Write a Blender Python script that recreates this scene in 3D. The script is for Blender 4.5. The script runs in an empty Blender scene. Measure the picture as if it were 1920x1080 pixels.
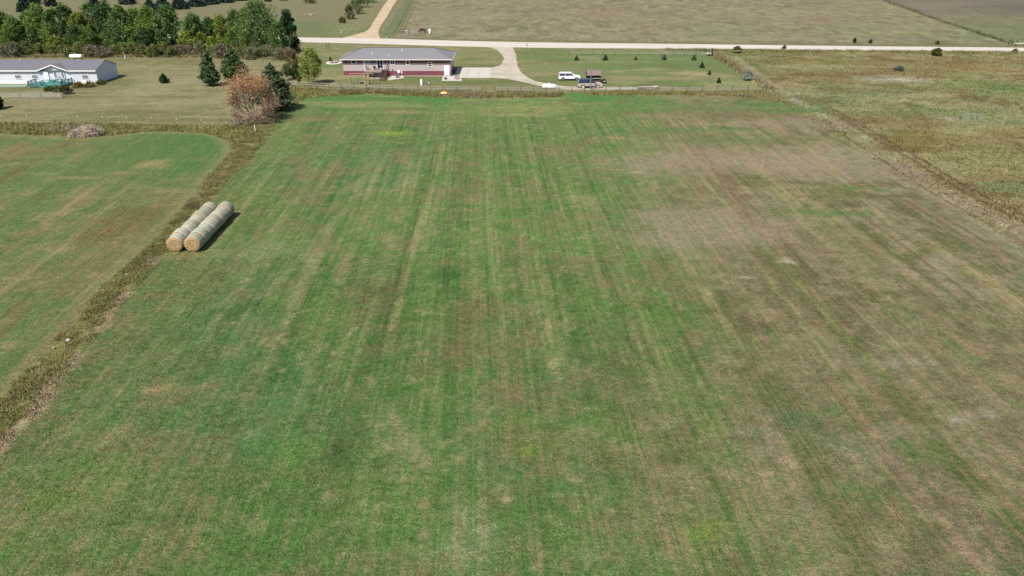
import bpy, bmesh, math, random
import numpy as np
from mathutils import Vector, Matrix

# ------------------------------------------------------------------ camera, sky, sun, exposure
SC = bpy.context.scene
COL = SC.collection
F = 1390.0; PITCH = math.atan(670/1390); CS, CC = math.sin(PITCH), math.cos(PITCH); CAMH = 32.5
cam = bpy.data.cameras.new('camera'); cam_o = bpy.data.objects.new('camera', cam); COL.objects.link(cam_o)
cam.sensor_width = 36; cam.lens = F/1920*36; cam.clip_end = 8000; cam.clip_start = 0.5
cam_o.location = (0, 0, CAMH); cam_o.rotation_euler = (math.radians(90)-PITCH, 0, 0)
SC.camera = cam_o
SUN_T = Vector((0.35, 0.60, -1.0)).normalized()            # direction the light travels
EL = math.asin(-SUN_T.z); AZ = math.atan2(-SUN_T.x, -SUN_T.y)   # azimuth of the sun from +Y, clockwise
w = bpy.data.worlds.new('World'); SC.world = w; w.use_nodes = True
nt = w.node_tree; sky = nt.nodes.new('ShaderNodeTexSky'); sky.sky_type = 'NISHITA'; sky.sun_disc = False
sky.sun_elevation = EL; sky.sun_rotation = AZ; sky.air_density = 1.0; sky.dust_density = 1.5
nt.links.new(sky.outputs[0], nt.nodes['Background'].inputs[0]); nt.nodes['Background'].inputs[1].default_value = 0.076
sl = bpy.data.lights.new('sun', 'SUN'); sl.energy = 4.0; sl.angle = math.radians(0.5); sl.color = (1, .955, .89)
so = bpy.data.objects.new('sun', sl); COL.objects.link(so); so.rotation_euler = SUN_T.to_track_quat('-Z', 'Y').to_euler()
SC.view_settings.view_transform = 'Standard'; SC.view_settings.look = 'None'
SC.view_settings.exposure = 0.69; SC.view_settings.gamma = 1; SC.view_settings.use_curve_mapping = False

# ------------------------------------------------------------------ helpers
def G(px, py, z=0.0):
    u = (px-960)/F; v = (py-540)/F; t = (CAMH-z)/(CS+v*CC)
    return (u*t, (CC-v*CS)*t)
def GA(pts): return np.array([G(*p) for p in pts])
def S(py): return CC*(py+130)/CAMH            # photo pixels per metre on the ground at that row
def WP(px, py, Y):                             # point of the wall plane y = Y seen there -> x, z
    u = (px-960)/F; v = (py-540)/F; t = Y/(CC-v*CS); return (u*t, CAMH-t*(CS+v*CC))
GAIN = 1.62
def lin(c):
    c = c/255.0
    return c/12.92 if c <= .04045 else ((c+.055)/1.055)**2.4
def A(r, g, b, k=1.0): return np.array([min(.85, lin(r)/GAIN*k), min(.85, lin(g)/GAIN*k), min(.85, lin(b)/GAIN*k)])
def tag(o, label=None, cat=None, group=None, kind=None):
    if label: o['label'] = label
    if cat: o['category'] = cat
    if group: o['group'] = group
    if kind: o['kind'] = kind
    return o
def empty(name, loc, rz=0, label=None, cat=None, group=None):
    o = bpy.data.objects.new(name, None); COL.objects.link(o); o.location = loc; o.rotation_euler = (0, 0, rz)
    o.empty_display_size = .3
    return tag(o, label, cat, group)
def copy_tree(o, parent=None):
    c = o.copy(); COL.objects.link(c)
    if parent: c.parent = parent
    for ch in [q for q in COL.objects if q.parent == o]: copy_tree(ch, c)
    return c

def MAT(name, col, rough=.7, var=.12, scale=3.0, metal=0.0, spec=.3, bump=0.0, attr=False, emis=None, transl=0.0, fine=0.0):
    m = bpy.data.materials.new(name); m.use_nodes = True; t = m.node_tree; b = t.nodes['Principled BSDF']
    b.inputs['Roughness'].default_value = rough; b.inputs['Metallic'].default_value = metal
    b.inputs['Specular IOR Level'].default_value = spec
    tc = t.nodes.new('ShaderNodeTexCoord'); n = t.nodes.new('ShaderNodeTexNoise')
    n.inputs['Scale'].default_value = scale; n.inputs['Detail'].default_value = 5; n.inputs['Roughness'].default_value = .65
    t.links.new(tc.outputs['Object'], n.inputs['Vector'])
    mr = t.nodes.new('ShaderNodeMapRange'); mr.inputs[1].default_value = .3; mr.inputs[2].default_value = .7
    mr.inputs[3].default_value = 1-var; mr.inputs[4].default_value = 1+var
    t.links.new(n.outputs['Fac'], mr.inputs[0])
    mx = t.nodes.new('ShaderNodeVectorMath'); mx.operation = 'SCALE'
    if attr:
        a = t.nodes.new('ShaderNodeAttribute'); a.attribute_name = 'Col'; t.links.new(a.outputs['Color'], mx.inputs[0])
    else: mx.inputs[0].default_value = tuple(col[:3])
    t.links.new(mr.outputs[0], mx.inputs['Scale']); t.links.new(mx.outputs[0], b.inputs['Base Color'])
    if bump:
        bp = t.nodes.new('ShaderNodeBump'); bp.inputs['Strength'].default_value = 1; bp.inputs['Distance'].default_value = bump
        t.links.new(n.outputs['Fac'], bp.inputs['Height']); t.links.new(bp.outputs[0], b.inputs['Normal'])
    if emis is not None:
        b.inputs['Emission Color'].default_value = tuple(emis[:3])+(1,); b.inputs['Emission Strength'].default_value = emis[3]
    if transl:
        tr = t.nodes.new('ShaderNodeBsdfTranslucent'); ms = t.nodes.new('ShaderNodeMixShader'); ms.inputs[0].default_value = transl
        t.links.new(mx.outputs[0], tr.inputs[0]); t.links.new(b.outputs[0], ms.inputs[1]); t.links.new(tr.outputs[0], ms.inputs[2])
        t.links.new(ms.outputs[0], t.nodes['Material Output'].inputs[0])
    return m

class MB:
    """collects boxes, bars, prisms and tubes; build() links them as ONE mesh object"""
    def __init__(s): s.v = []; s.f = []
    def add(s, vs, fs):
        n = len(s.v); s.v += [tuple(q) for q in vs]; s.f += [tuple(i+n for i in q) for q in fs]; return s
    def box(s, x0, x1, y0, y1, z0, z1):
        return s.add([(x0,y0,z0),(x1,y0,z0),(x1,y1,z0),(x0,y1,z0),(x0,y0,z1),(x1,y0,z1),(x1,y1,z1),(x0,y1,z1)],
                     [(0,3,2,1),(4,5,6,7),(0,1,5,4),(1,2,6,5),(2,3,7,6),(3,0,4,7)])
    def tube(s, pts, rad, n=8, cap=True):
        pts = [Vector(p) for p in pts]; rad = rad if isinstance(rad, (list, tuple)) else [rad]*len(pts)
        rings = []
        for i, p in enumerate(pts):
            d = (pts[min(i+1, len(pts)-1)]-pts[max(i-1, 0)]).normalized()
            a = d.cross(Vector((0, 0, 1)));
            if a.length < .05: a = d.cross(Vector((1, 0, 0)))
            a.normalize(); b = d.cross(a)
            rings.append([p+(a*math.cos(2*math.pi*k/n)+b*math.sin(2*math.pi*k/n))*rad[i] for k in range(n)])
        vs = [q for r in rings for q in r]; fs = []
        for i in range(len(pts)-1):
            for k in range(n):
                k2 = (k+1) % n; fs.append((i*n+k, i*n+k2, (i+1)*n+k2, (i+1)*n+k))
        if cap: fs.append(tuple(range(n))[::-1]); fs.append(tuple((len(pts)-1)*n+k for k in range(n)))
        return s.add(vs, fs)
    def bar(s, p, q, w, h=None):
        h = h or w; p = Vector(p); q = Vector(q); d = (q-p).normalized(); a = d.cross(Vector((0,0,1)))
        if a.length < .05: a = Vector((1,0,0))
        a.normalize(); b = a.cross(d); a = a*w/2; b = b*h/2
        return s.add([p-a-b, p+a-b, p+a+b, p-a+b, q-a-b, q+a-b, q+a+b, q-a+b],
                     [(0,3,2,1),(4,5,6,7),(0,1,5,4),(1,2,6,5),(2,3,7,6),(3,0,4,7)])
    def lathe(s, prof, c=(0,0,0), n=16, axis='z'):
        vs = []; fs = []
        for r, z in prof:
            for k in range(n):
                a = 2*math.pi*k/n; x, y = r*math.cos(a), r*math.sin(a)
                vs.append((c[0]+x, c[1]+y, c[2]+z) if axis == 'z' else ((c[0]+z, c[1]+x, c[2]+y) if axis == 'x' else (c[0]+x, c[1]+z, c[2]+y)))
        m = len(prof)
        for i in range(m-1):
            for k in range(n): k2 = (k+1) % n; fs.append((i*n+k, i*n+k2, (i+1)*n+k2, (i+1)*n+k))
        fs.append(tuple(range(n))[::-1]); fs.append(tuple((m-1)*n+k for k in range(n)))
        return s.add(vs, fs)
    def prism(s, prof, y0, y1, inset0=0, inset1=0):
        """side outline (x, z) extruded along y"""
        n = len(prof); vs = [(x, y0, z) for x, z in prof]+[(x, y1, z) for x, z in prof]
        fs = [tuple(range(n)), tuple(range(2*n-1, n-1, -1))]+[(i, i+n, (i+1) % n+n, (i+1) % n) for i in range(n)]
        return s.add(vs, fs)
    def blob(s, c, r, seed=0, amp=.15, n=10, m=7):
        rr = random.Random(seed); vs = []; fs = []
        for i in range(m+1):
            th = math.pi*i/m
            for k in range(n):
                a = 2*math.pi*k/n; q = 1+amp*(rr.random()*2-1)
                vs.append((c[0]+r[0]*q*math.sin(th)*math.cos(a), c[1]+r[1]*q*math.sin(th)*math.sin(a), c[2]+r[2]*q*math.cos(th)))
        for i in range(m):
            for k in range(n): k2 = (k+1) % n; fs.append((i*n+k, (i+1)*n+k, (i+1)*n+k2, i*n+k2))
        return s.add(vs, fs)
    def build(s, name, mat, parent=None, loc=None, bevel=0, smooth=False, rz=0):
        me = bpy.data.meshes.new(name); me.from_pydata(s.v, [], s.f); me.validate(); me.materials.append(mat)
        bm = bmesh.new(); bm.from_mesh(me); bmesh.ops.recalc_face_normals(bm, faces=bm.faces); bm.to_mesh(me); bm.free()
        if smooth:
            me.polygons.foreach_set('use_smooth', [True]*len(me.polygons))
            me.set_sharp_from_angle(angle=math.radians(40))
        o = bpy.data.objects.new(name, me); COL.objects.link(o)
        if parent: o.parent = parent
        if loc: o.location = loc
        if rz: o.rotation_euler = (0, 0, rz)
        if bevel:
            b = o.modifiers.new('bevel', 'BEVEL'); b.width = bevel; b.segments = 2; b.limit_method = 'ANGLE'
        return o

def npmesh(name, verts, faces_flat, fsize, cols=None, mat=None, parent=None, extra=None):
    """fast mesh: verts (N,3), flat face indices, constant face size"""
    me = bpy.data.meshes.new(name); nf = len(faces_flat)//fsize
    me.vertices.add(len(verts)); me.vertices.foreach_set('co', np.ascontiguousarray(verts, dtype=np.float32).ravel())
    me.loops.add(len(faces_flat)); me.loops.foreach_set('vertex_index', np.asarray(faces_flat, dtype=np.int32))
    me.polygons.add(nf); me.polygons.foreach_set('loop_start', np.arange(0, nf*fsize, fsize, dtype=np.int32))
    me.polygons.foreach_set('loop_total', np.full(nf, fsize, dtype=np.int32))
    if cols is not None:
        a = me.color_attributes.new('Col', 'FLOAT_COLOR', 'POINT')
        a.data.foreach_set('color', np.concatenate([cols, np.ones((len(cols), 1))], 1).astype(np.float32).ravel())
    for k, val in (extra or {}).items():
        a = me.attributes.new(k, 'FLOAT', 'POINT'); a.data.foreach_set('value', val.astype(np.float32))
    me.update(); me.validate()
    if mat: me.materials.append(mat)
    o = bpy.data.objects.new(name, me); COL.objects.link(o)
    if parent: o.parent = parent
    return o

# ------------------------------------------------------------------ noise in numpy
def hsh(ix, iy, seed):
    h = (ix.astype(np.int64)*374761393 + iy.astype(np.int64)*668265263 + seed*2147483647) & 0xffffffff
    h = ((h ^ (h >> 13))*1274126177) & 0xffffffff
    h = ((h ^ (h >> 16))*2246822519) & 0xffffffff
    return ((h ^ (h >> 15)) & 0xffffff)/float(0xffffff)
def vn(x, y, seed=0):
    ix = np.floor(x); iy = np.floor(y); fx = x-ix; fy = y-iy; fx = fx*fx*(3-2*fx); fy = fy*fy*(3-2*fy)
    a = hsh(ix, iy, seed); b = hsh(ix+1, iy, seed); c = hsh(ix, iy+1, seed); d = hsh(ix+1, iy+1, seed)
    return (a*(1-fx)+b*fx)*(1-fy)+(c*(1-fx)+d*fx)*fy
def fbm(x, y, seed=0, o=4, g=.55):
    s = 0; a = 1; t = 0
    for i in range(o): s = s+a*vn(x*2**i+17*i, y*2**i-31*i, seed+i); t += a; a *= g
    return s/t
def ss(x, a, b):
    t = np.clip((x-a)/(b-a), 0, 1); return t*t*(3-2*t)
def sdf(P, poly):
    """signed distance of points to a polygon, positive inside"""
    X, Y = P[:, 0], P[:, 1]; d = np.full(len(X), 1e9); ins = np.zeros(len(X), bool); n = len(poly)
    for i in range(n):
        ax, ay = poly[i]; bx, by = poly[(i+1) % n]; ex, ey = bx-ax, by-ay
        t = np.clip(((X-ax)*ex+(Y-ay)*ey)/(ex*ex+ey*ey+1e-9), 0, 1)
        d = np.minimum(d, np.hypot(X-ax-t*ex, Y-ay-t*ey))
        c = ((ay > Y) != (by > Y)); xi = ax+(Y-ay)*ex/(ey if abs(ey) > 1e-9 else 1e-9); ins ^= (c & (X < xi))
    return np.where(ins, d, -d)
def mixc(c, col, m): return c*(1-m[:, None])+col*m[:, None]

# ------------------------------------------------------------------ outlines traced from the photograph, laid on the ground
def curve(pts, n=6):
    """smooth closed/open traced line"""
    pts = np.array(pts, float); out = []
    for i in range(len(pts)-1):
        p0 = pts[max(i-1, 0)]; p1 = pts[i]; p2 = pts[i+1]; p3 = pts[min(i+2, len(pts)-1)]
        for k in range(n):
            t = k/n; out.append(.5*((2*p1)+(-p0+p2)*t+(2*p0-5*p1+4*p2-p3)*t*t+(-p0+3*p1-3*p2+p3)*t**3))
    out.append(pts[-1]); return np.array(out)
FIELD = np.vstack([curve(GA([(-150, 1000), (0, 842), (81, 761), (151, 663), (246, 547), (303, 480), (372, 415), (420, 345), (460, 308), (490, 270), (514, 240), (532, 213), (570, 187), (640, 178),
                       (700, 176), (780, 180), (860, 184), (1000, 183), (1045, 182), (1062, 175), (1085, 173), (1100, 174), (1115, 178), (1200, 178), (1300, 178), (1400, 182), (1450, 190),
                       (1488, 210), (1550, 250), (1633, 310), (1740, 375), (1920, 475), (2200, 640)]), 4), np.array([(75, 15), (-60, 15)])])
LFIELD = np.vstack([curve(GA([(-120, 850), (0, 747), (102, 642), (197, 533), (260, 480), (345, 390), (395, 325), (425, 295), (434, 280), (430, 268), (415, 258), (390, 250), (300, 246), (250, 249),
                        (187, 256), (125, 258), (0, 251), (-200, 250)]), 4), np.array([(-200, 125), (-200, 20), (-50, 20)])])
LLAWN = GA([(-300, 229), (0, 228), (120, 230), (450, 236), (480, 222), (505, 200), (530, 172), (548, 160), (565, 120), (560, 100), (0, 104), (-300, 104)])
HYARD = GA([(548, 162), (565, 120), (566, 79), (930, 88), (1040, 91), (1320, 93), (1338, 104), (1440, 168), (1262, 169), (1000, 171), (760, 166)])
BEHIND = GA([(-300, 104), (560, 100), (566, 78), (540, 68), (-300, 68)])
MEADOW = np.vstack([GA([(1338, 104), (1350, 92), (1920, 97), (2600, 103)]), np.array([(320, 60), (75, 60)]), GA([(1920, 465), (1550, 246), (1460, 186), (1440, 168)])])
ROAD = GA([(-400, 50), (60, 57.5), (300, 63.5), (566, 70.2), (686, 71.5), (860, 76.5), (1040, 80), (1240, 82), (1560, 86), (1920, 89.5), (2500, 96)])
ROADB = GA([(2500, 103.5), (1920, 96.6), (1560, 93.7), (1240, 91), (1040, 90), (870, 87.2), (700, 82.3), (566, 79), (300, 72), (60, 65.5), (-400, 58)])
FARLEFT = np.vstack([GA([(-600, 30), (-400, 50), (566, 70), (686, 71), (712, 64), (757, 0)]), np.array([(-40, 600), (-700, 600)])])

# ------------------------------------------------------------------ the ground
def axis(segs):
    out = []
    for a, b, st in segs: out += list(np.arange(a, b-1e-6, st))
    out.append(segs[-1][1]); return np.array(out)
def geo(a, b, st, k=1.25):
    o = [a]
    while o[-1] < b: o.append(o[-1]+st); st *= k
    return o
gx = np.array([-v for v in geo(300, 5000, 6)][::-1][:-1] + list(axis([(-300, -120, 1.3), (-120, -62, .7), (-62, 76, .36), (76, 130, .7), (130, 300, 1.3)])) + geo(300, 5000, 6)[1:])
gy = np.array([-60, -20, 0, 10, 18, 22] + list(axis([(25, 110, .5), (110, 200, .75), (200, 290, 1.0), (290, 460, 1.8)])) + geo(460, 6500, 5)[1:])
GX, GY = np.meshgrid(gx, gy); PX = GX.ravel(); PY = GY.ravel(); PP = np.stack([PX, PY], 1)
ang = math.radians(-2.6); U = PX*math.cos(ang)+PY*-math.sin(ang)*-1*-1; U = PX-PY*math.tan(ang); V = PY   # across / along the mowing direction
def patches(c, L, jit=.9):
    for (px, py, rx, ry, col, k) in L:
        x, y = G(px, py); sel = np.nonzero((np.abs(PX-x) < rx*3.5+1) & (np.abs(PY-y) < ry*3.5+1))[0]; X = PX[sel]; Y = PY[sel]
        jx = X+(fbm(X/(rx*.7+.3), Y/(rx*.7+.3), 77+int(px))-.5)*rx*jit*2.4; jy = Y+(fbm(X/(ry*.7+.3), Y/(ry*.7+.3), 99+int(px))-.5)*ry*jit*2.4
        m = np.exp(-(((jx-x)/rx)**2+((jy-y)/ry)**2)**1.1)*k*(.45+1.1*fbm(X/1.3, Y/1.3, 5+int(py), 3))
        m = np.clip(m, 0, 1)[:, None]; c[sel] = c[sel]*(1-m)+col*m
    return c
n1 = fbm(PX/3, PY/3, 1); n2 = fbm(PX/9, PY/9, 2); n3 = fbm(PX/28, PY/28, 3, 3); n4 = fbm(PX/1.1, PY/1.1, 4, 3)
# far pasture right of the side road
c = np.tile(A(146, 137, 110), (len(PX), 1))
h1 = fbm(PX/26, PY/9, 11); h2 = fbm(PX/60, PY/40, 12, 3); h3 = fbm(PX/6, PY/3.2, 13)
c = mixc(c, A(130, 136, 98), ss(h1+.5*(h2-.5), .48, .7)*.55)
c = mixc(c, A(142, 127, 108), ss(h2, .52, .72)*.7)
c = mixc(c, A(163, 157, 122), ss(h3, .56, .75)*.5)
c = mixc(c, A(108, 112, 78), ss(1-h3, .58, .78)*.45)
c = mixc(c, A(126, 134, 92), ss(PX, 80, 150)*ss(320-PY, 0, 50)*.6)
c = mixc(c, A(170, 160, 124), ss(fbm(PX/3.2, PY/6, 14), .52, .68)*.6); c = mixc(c, A(112, 106, 80), ss(1-fbm(PX/3.6, PY/7, 15), .52, .68)*.6); c = mixc(c, A(146, 130, 106), ss(fbm(PX/18, PY/16, 16), .48, .62)*.55); c = mixc(c, A(176, 168, 136), ss(fbm(PX/1.6, PY/2.8, 17), .56, .74)*.55); c = mixc(c, A(104, 104, 72), ss(fbm(PX/1.8, PY/3, 18), .58, .74)*.5)
far_r = sdf(PP, np.array([G(1650, -30), G(1655, 0), G(1760, 38), G(1895, 82), G(1960, 88), G(2400, 95), (900, 300), (900, 600)]))
c = mixc(c, A(118, 110, 99), ss(far_r, -.5, 1.5)*ss(PY, 285, 360)*.75)
c = mixc(c, A(110, 124, 86), ss(far_r, -.5, 1.5)*ss(340-PY, 0, 60)*.55)
c = patches(c, [(1800, 12, 22, 18, A(152, 138, 122), .6), (1200, 30, 25, 10, A(140, 126, 108), .5), (830, 30, 14, 22, A(150, 138, 122), .6), (770, 60, 5, 14, A(160, 148, 134), .5),
                (1340, 60, 18, 10, A(122, 132, 92), .5), (1500, 40, 25, 14, A(140, 124, 104), .45), (1050, 45, 20, 10, A(128, 130, 96), .4), (1900, 15, 25, 20, A(100, 94, 88), .6)])
# verge of the road (greener line)
road_c = GA([(-400, 54), (566, 74.5), (860, 81.5), (1240, 86.5), (1920, 93), (2500, 100)])
rd = np.full(len(PX), 1e9)
for i in range(len(road_c)-1):
    a, b = road_c[i], road_c[i+1]; e = b-a; t = np.clip(((PX-a[0])*e[0]+(PY-a[1])*e[1])/(e@e), 0, 1)
    rd = np.minimum(rd, np.hypot(PX-a[0]-t*e[0], PY-a[1]-t*e[1]))
c = mixc(c, A(118, 118, 84), ss(12-rd+3*n2, 0, 4)*.55)
# beyond the road, left of the side road
m = ss(sdf(PP, FARLEFT), -.5, 1)
cl = np.tile(A(122, 128, 90), (len(PX), 1))
cl = mixc(cl, A(146, 144, 106), ss(fbm(PX/10, PY/5, 21), .48, .7)*.7)
cl = mixc(cl, A(96, 128, 80), ss(fbm(PX/22, PY/14, 22), .52, .7)*.7)
cl = mixc(cl, A(136, 128, 100), ss(PY-(PX+135)*-.25, 300, 345)*.8)
ridge = sdf(PP, np.array([G(655, -20), G(690, 0), G(640, 66), G(618, 66), G(655, 0)]))
lane = (PX-(G(712, 73)[0]-(PY-G(712, 73)[1])*.075))
c = mixc(c, cl, m)
stripe = .5+.5*np.sin(lane*2.4+n2*3)
c = mixc(c, A(150, 142, 104), ss(7-np.abs(lane+13), 0, 3)*ss(PY, 262, 268)*stripe*.55)
c = mixc(c, A(104, 122, 82), ss(3.5-np.abs(lane-2.2), 0, 2)*ss(PY, 262, 268)*.7)
# strip behind the left lawn (under the trees)
m = ss(sdf(PP, BEHIND)+2*(n1-.5), -1, 1)
cb = np.tile(A(122, 110, 84), (len(PX), 1)); cb = mixc(cb, A(100, 108, 64), ss(n2, .45, .65)*.8); cb = mixc(cb, A(170, 148, 124), ss(n1*.5+n3*.5, .56, .66)*.8)
c = mixc(c, cb, m)
# left lawn
m = ss(sdf(PP, LLAWN)+.6*(n1-.5), -.4, .4)
cl = np.tile(A(152, 144, 110), (len(PX), 1)); s1 = fbm(PX/24, PY/3.2, 31); s2 = fbm(PX/14, PY/12, 32)
cl = mixc(cl, A(128, 128, 86), ss(s1, .45, .68)*.85); cl = mixc(cl, A(164, 156, 122), ss(s2, .52, .7)*.55); cl = mixc(cl, A(130, 116, 86), ss(1-s2, .56, .74)*.5)
cl = mixc(cl, A(160, 138, 112), ss(PY, 226, 236)*.7)
cl = mixc(cl, A(112, 118, 74), ss(n1*.6+s1*.4, .55, .7)*.35); cl = mixc(cl, A(176, 166, 130), ss(fbm(PX/2.4, PY/1.8, 33), .56, .74)*.4); cl = mixc(cl, A(112, 108, 74), ss(fbm(PX/3, PY/1.6, 34), .56, .74)*.4)
c = mixc(c, cl, m)
# yard round the red house
m = ss(sdf(PP, HYARD)+.5*(n1-.5), -.4, .4)
cl = np.tile(A(138, 138, 98), (len(PX), 1)); s1 = fbm(PX/13, PY/3.5, 41)
cl = mixc(cl, A(112, 134, 80), ss(s1+.35*ss(PX, -5, 25)-.1, .45, .66)*.85)
cl = mixc(cl, A(168, 156, 120), ss(fbm(PX/9, PY/5, 42), .55, .72)*.6); cl = mixc(cl, A(116, 110, 74), ss(fbm(PX/12, PY/7, 43), .55, .75)*.55)
c = mixc(c, cl, m)
c = patches(c, [(1320, 141, 6, 4, A(188, 172, 136), .6), (1300, 138, 5, 2, A(196, 176, 140), .6), (1225, 148, 9, 2, A(164, 152, 112), .4), (1400, 158, 9, 5, A(172, 164, 120), .6), (1100, 110, 16, 7, A(120, 132, 82), .5),
                (1180, 146, 14, 3, A(168, 156, 114), .4), (1000, 100, 8, 8, A(96, 124, 66), .5), (880, 100, 14, 7, A(146, 142, 98), .5), (740, 155, 10, 3, A(110, 116, 66), .5), (900, 155, 14, 4, A(102, 118, 64), .6), (620, 150, 6, 8, A(158, 152, 112), .6),
                (1240, 115, 14, 6, A(98, 130, 80), .6)])
# weed bands beside the fields, before the fields themselves
m = np.zeros(len(PX))
wb = GA([(-300, 228), (120, 230), (450, 236), (480, 222), (505, 200), (530, 172), (548, 163), (640, 168), (760, 171), (1000, 174), (1440, 171), (1500, 200), (1500, 230), (600, 230), (560, 260), (330, 480), (0, 860), (-60, 900), (-60, 780), (-300, 700)])
m = ss(sdf(PP, wb)+.6*(n4-.5), -.3, .3)
cw = np.tile(A(126, 122, 74), (len(PX), 1)); cw = mixc(cw, A(150, 140, 92), ss(n4, .5, .66)*.7); cw = mixc(cw, A(96, 94, 54), ss(n1, .52, .68)*.7); cw = mixc(cw, A(148, 134, 108), ss(n2, .55, .7)*.6)
c = mixc(c, cw, m)
weed = m.copy()
# right meadow
m = ss(sdf(PP, MEADOW)+.8*(n1-.5), -.5, .5)
cm = np.tile(A(154, 148, 106), (len(PX), 1)); a4 = fbm(PX/5.5, PY/4, 54); a1 = fbm(PX/11, PY/6, 51); a2 = fbm(PX/26, PY/16, 52); a3 = fbm(PX/3.2, PY/2.6, 53)
cm = mixc(cm, A(124, 106, 70), ss(a1, .48, .66)*.8); cm = mixc(cm, A(128, 136, 82), ss(a2, .52, .68)*.65); cm = mixc(cm, A(176, 168, 134), ss(a3, .54, .7)*.6)
cm = mixc(cm, A(104, 106, 56), ss(1-a3, .56, .74)*.5); cm = mixc(cm, A(150, 132, 90), ss(1-a2, .55, .72)*.5)
cm = mixc(cm, A(120, 108, 68), ss(a4*.6+a1*.4, .52, .64)*.65); cm = mixc(cm, A(168, 162, 122), ss(1-a4*.5-a2*.5, .52, .64)*.6); cm = mixc(cm, A(132, 146, 100), ss(fbm(PX/8, PY/5, 56), .58, .7)*.55); cm = mixc(cm, A(148, 126, 88), ss(fbm(PX/10, PY/7, 57), .56, .68)*.5)
c = mixc(c, cm, m); mead = m
c = patches(c, [(1810, 220, 4.5, 3, A(212, 210, 206), .7), (1670, 147, 9, 5, A(188, 182, 160), .6), (1760, 215, 14, 8, A(128, 152, 98), .6), (1640, 180, 12, 6, A(140, 156, 112), .55), (1900, 165, 8, 9, A(94, 124, 62), .7),
                (1530, 140, 16, 6, A(130, 108, 72), .6), (1820, 130, 20, 7, A(160, 134, 90), .6), (1700, 120, 16, 4, A(142, 120, 84), .5), (1560, 115, 14, 4, A(142, 138, 78), .6), (1700, 260, 10, 8, A(132, 124, 66), .6),
                (1680, 225, 14, 5, A(128, 106, 68), .6), (1860, 300, 8, 8, A(140, 134, 76), .6), (1600, 118, 8, 3, A(120, 112, 62), .6), (1870, 240, 10, 6, A(156, 152, 98), .6), (1680, 148, 5, 2, A(214, 208, 196), .4)])
# the lighter strip and ruts that follow the right edge of the hay field
eg = GA([(1400, 140), (1470, 186), (1530, 222), (1650, 300), (1760, 372), (1920, 456)])
def along(line, P=PP):
    d = np.full(len(P), 1e9); sg = np.zeros(len(P))
    for i in range(len(line)-1):
        a, b = line[i], line[i+1]; e = b-a; t = np.clip(((P[:, 0]-a[0])*e[0]+(P[:, 1]-a[1])*e[1])/(e@e), 0, 1)
        dd = np.hypot(P[:, 0]-a[0]-t*e[0], P[:, 1]-a[1]-t*e[1]); cr = (e[0]*(P[:, 1]-a[1])-e[1]*(P[:, 0]-a[0]))
        s = dd < d; d = np.where(s, dd, d); sg = np.where(s, np.sign(cr)*dd, sg)
    return sg
e1 = along(eg)+.5*(n1-.5)
side = ss(e1, -1, 0)*ss(4.6-e1, 0, 2)
c = mixc(c, A(166, 156, 124), mead*side*(.2+.8*ss(n1, .44, .6))*.6)
trk = along(GA([(1362, 108), (1400, 138), (1440, 168), (1500, 205), (1600, 262)]))+.5*(n1-.5); c = mixc(c, A(184, 184, 160), mead*ss(1.6-np.abs(trk-2.5), 0, 1)*ss(n4, .4, .62)*.5); c = mixc(c, A(104, 124, 74), mead*ss(1.0-np.abs(trk-5), 0, .8)*ss(PY, 185, 195)*.7)
c = mixc(c, A(158, 142, 120), mead*side*ss(150-PY, 0, 20)*ss(n2, .46, .6)*.6)
c = mixc(c, A(172, 174, 150), mead*side*ss(PY, 140, 155)*ss(n4, .48, .62)*.5)
for off in (5.0, 6.6): c = mixc(c, A(116, 96, 72), mead*ss(.4-np.abs(e1-off), -.1, .15)*ss(160-PY, 0, 12)*.9)
c = mixc(c, A(118, 92, 66), mead*ss(.25-np.abs(e1-.3), -.1, .12)*.7)
# left field
lf = sdf(PP, LFIELD); m = ss(lf+.5*(n4-.5), -.25, .25)
st = fbm(U/1.5, V/26, 61, 3); st2 = fbm(U/4.5, V/40, 62, 3)
cl = np.tile(A(108, 130, 78), (len(PX), 1))
green_c = ss(22-np.hypot(PX-G(370, 275)[0], (PY-G(370, 275)[1])*.8)+6*(n2-.5), 0, 14)
cl = mixc(cl, A(132, 122, 84), ss(n2*.5+st2*.5, .47, .64)*(1-green_c)*.75); cl = mixc(cl, A(164, 152, 114), ss(fbm(PX/2.2, PY/1.4, 63), .58, .72)*.5); cl = mixc(cl, A(84, 116, 60), ss(1-fbm(PX/3, PY/2.2, 64), .56, .7)*.5)
cl = mixc(cl, A(156, 146, 108), ss(st, .52, .72)*ss(n2, .35, .6)*(1-.7*green_c)*.8)
cl = mixc(cl, A(86, 124, 66), green_c*.75); cl = mixc(cl, A(96, 120, 66), ss(1-st2, .5, .7)*.5)
cl = mixc(cl, A(122, 98, 66), ss(1-st, .56, .74)*ss(1-n2, .45, .6)*(1-green_c)*.6)
cl = mixc(cl, A(160, 150, 112), ss(2.2-lf, 0, 1.8)*.5)
c = mixc(c, cl, m); lfm = m; weed *= 1-m
c = patches(c, [(283, 310, 2.2, 3.2, A(170, 152, 112), .8), (222, 324, 2.2, .8, A(166, 146, 108), .7), (250, 326, 3, .5, A(150, 120, 90), .6), (150, 333, 5, .5, A(168, 156, 112), .6), (230, 415, 4, 6, A(128, 96, 66), .5), (40, 280, 10, 3, A(140, 122, 88), .5)], .5)
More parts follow.
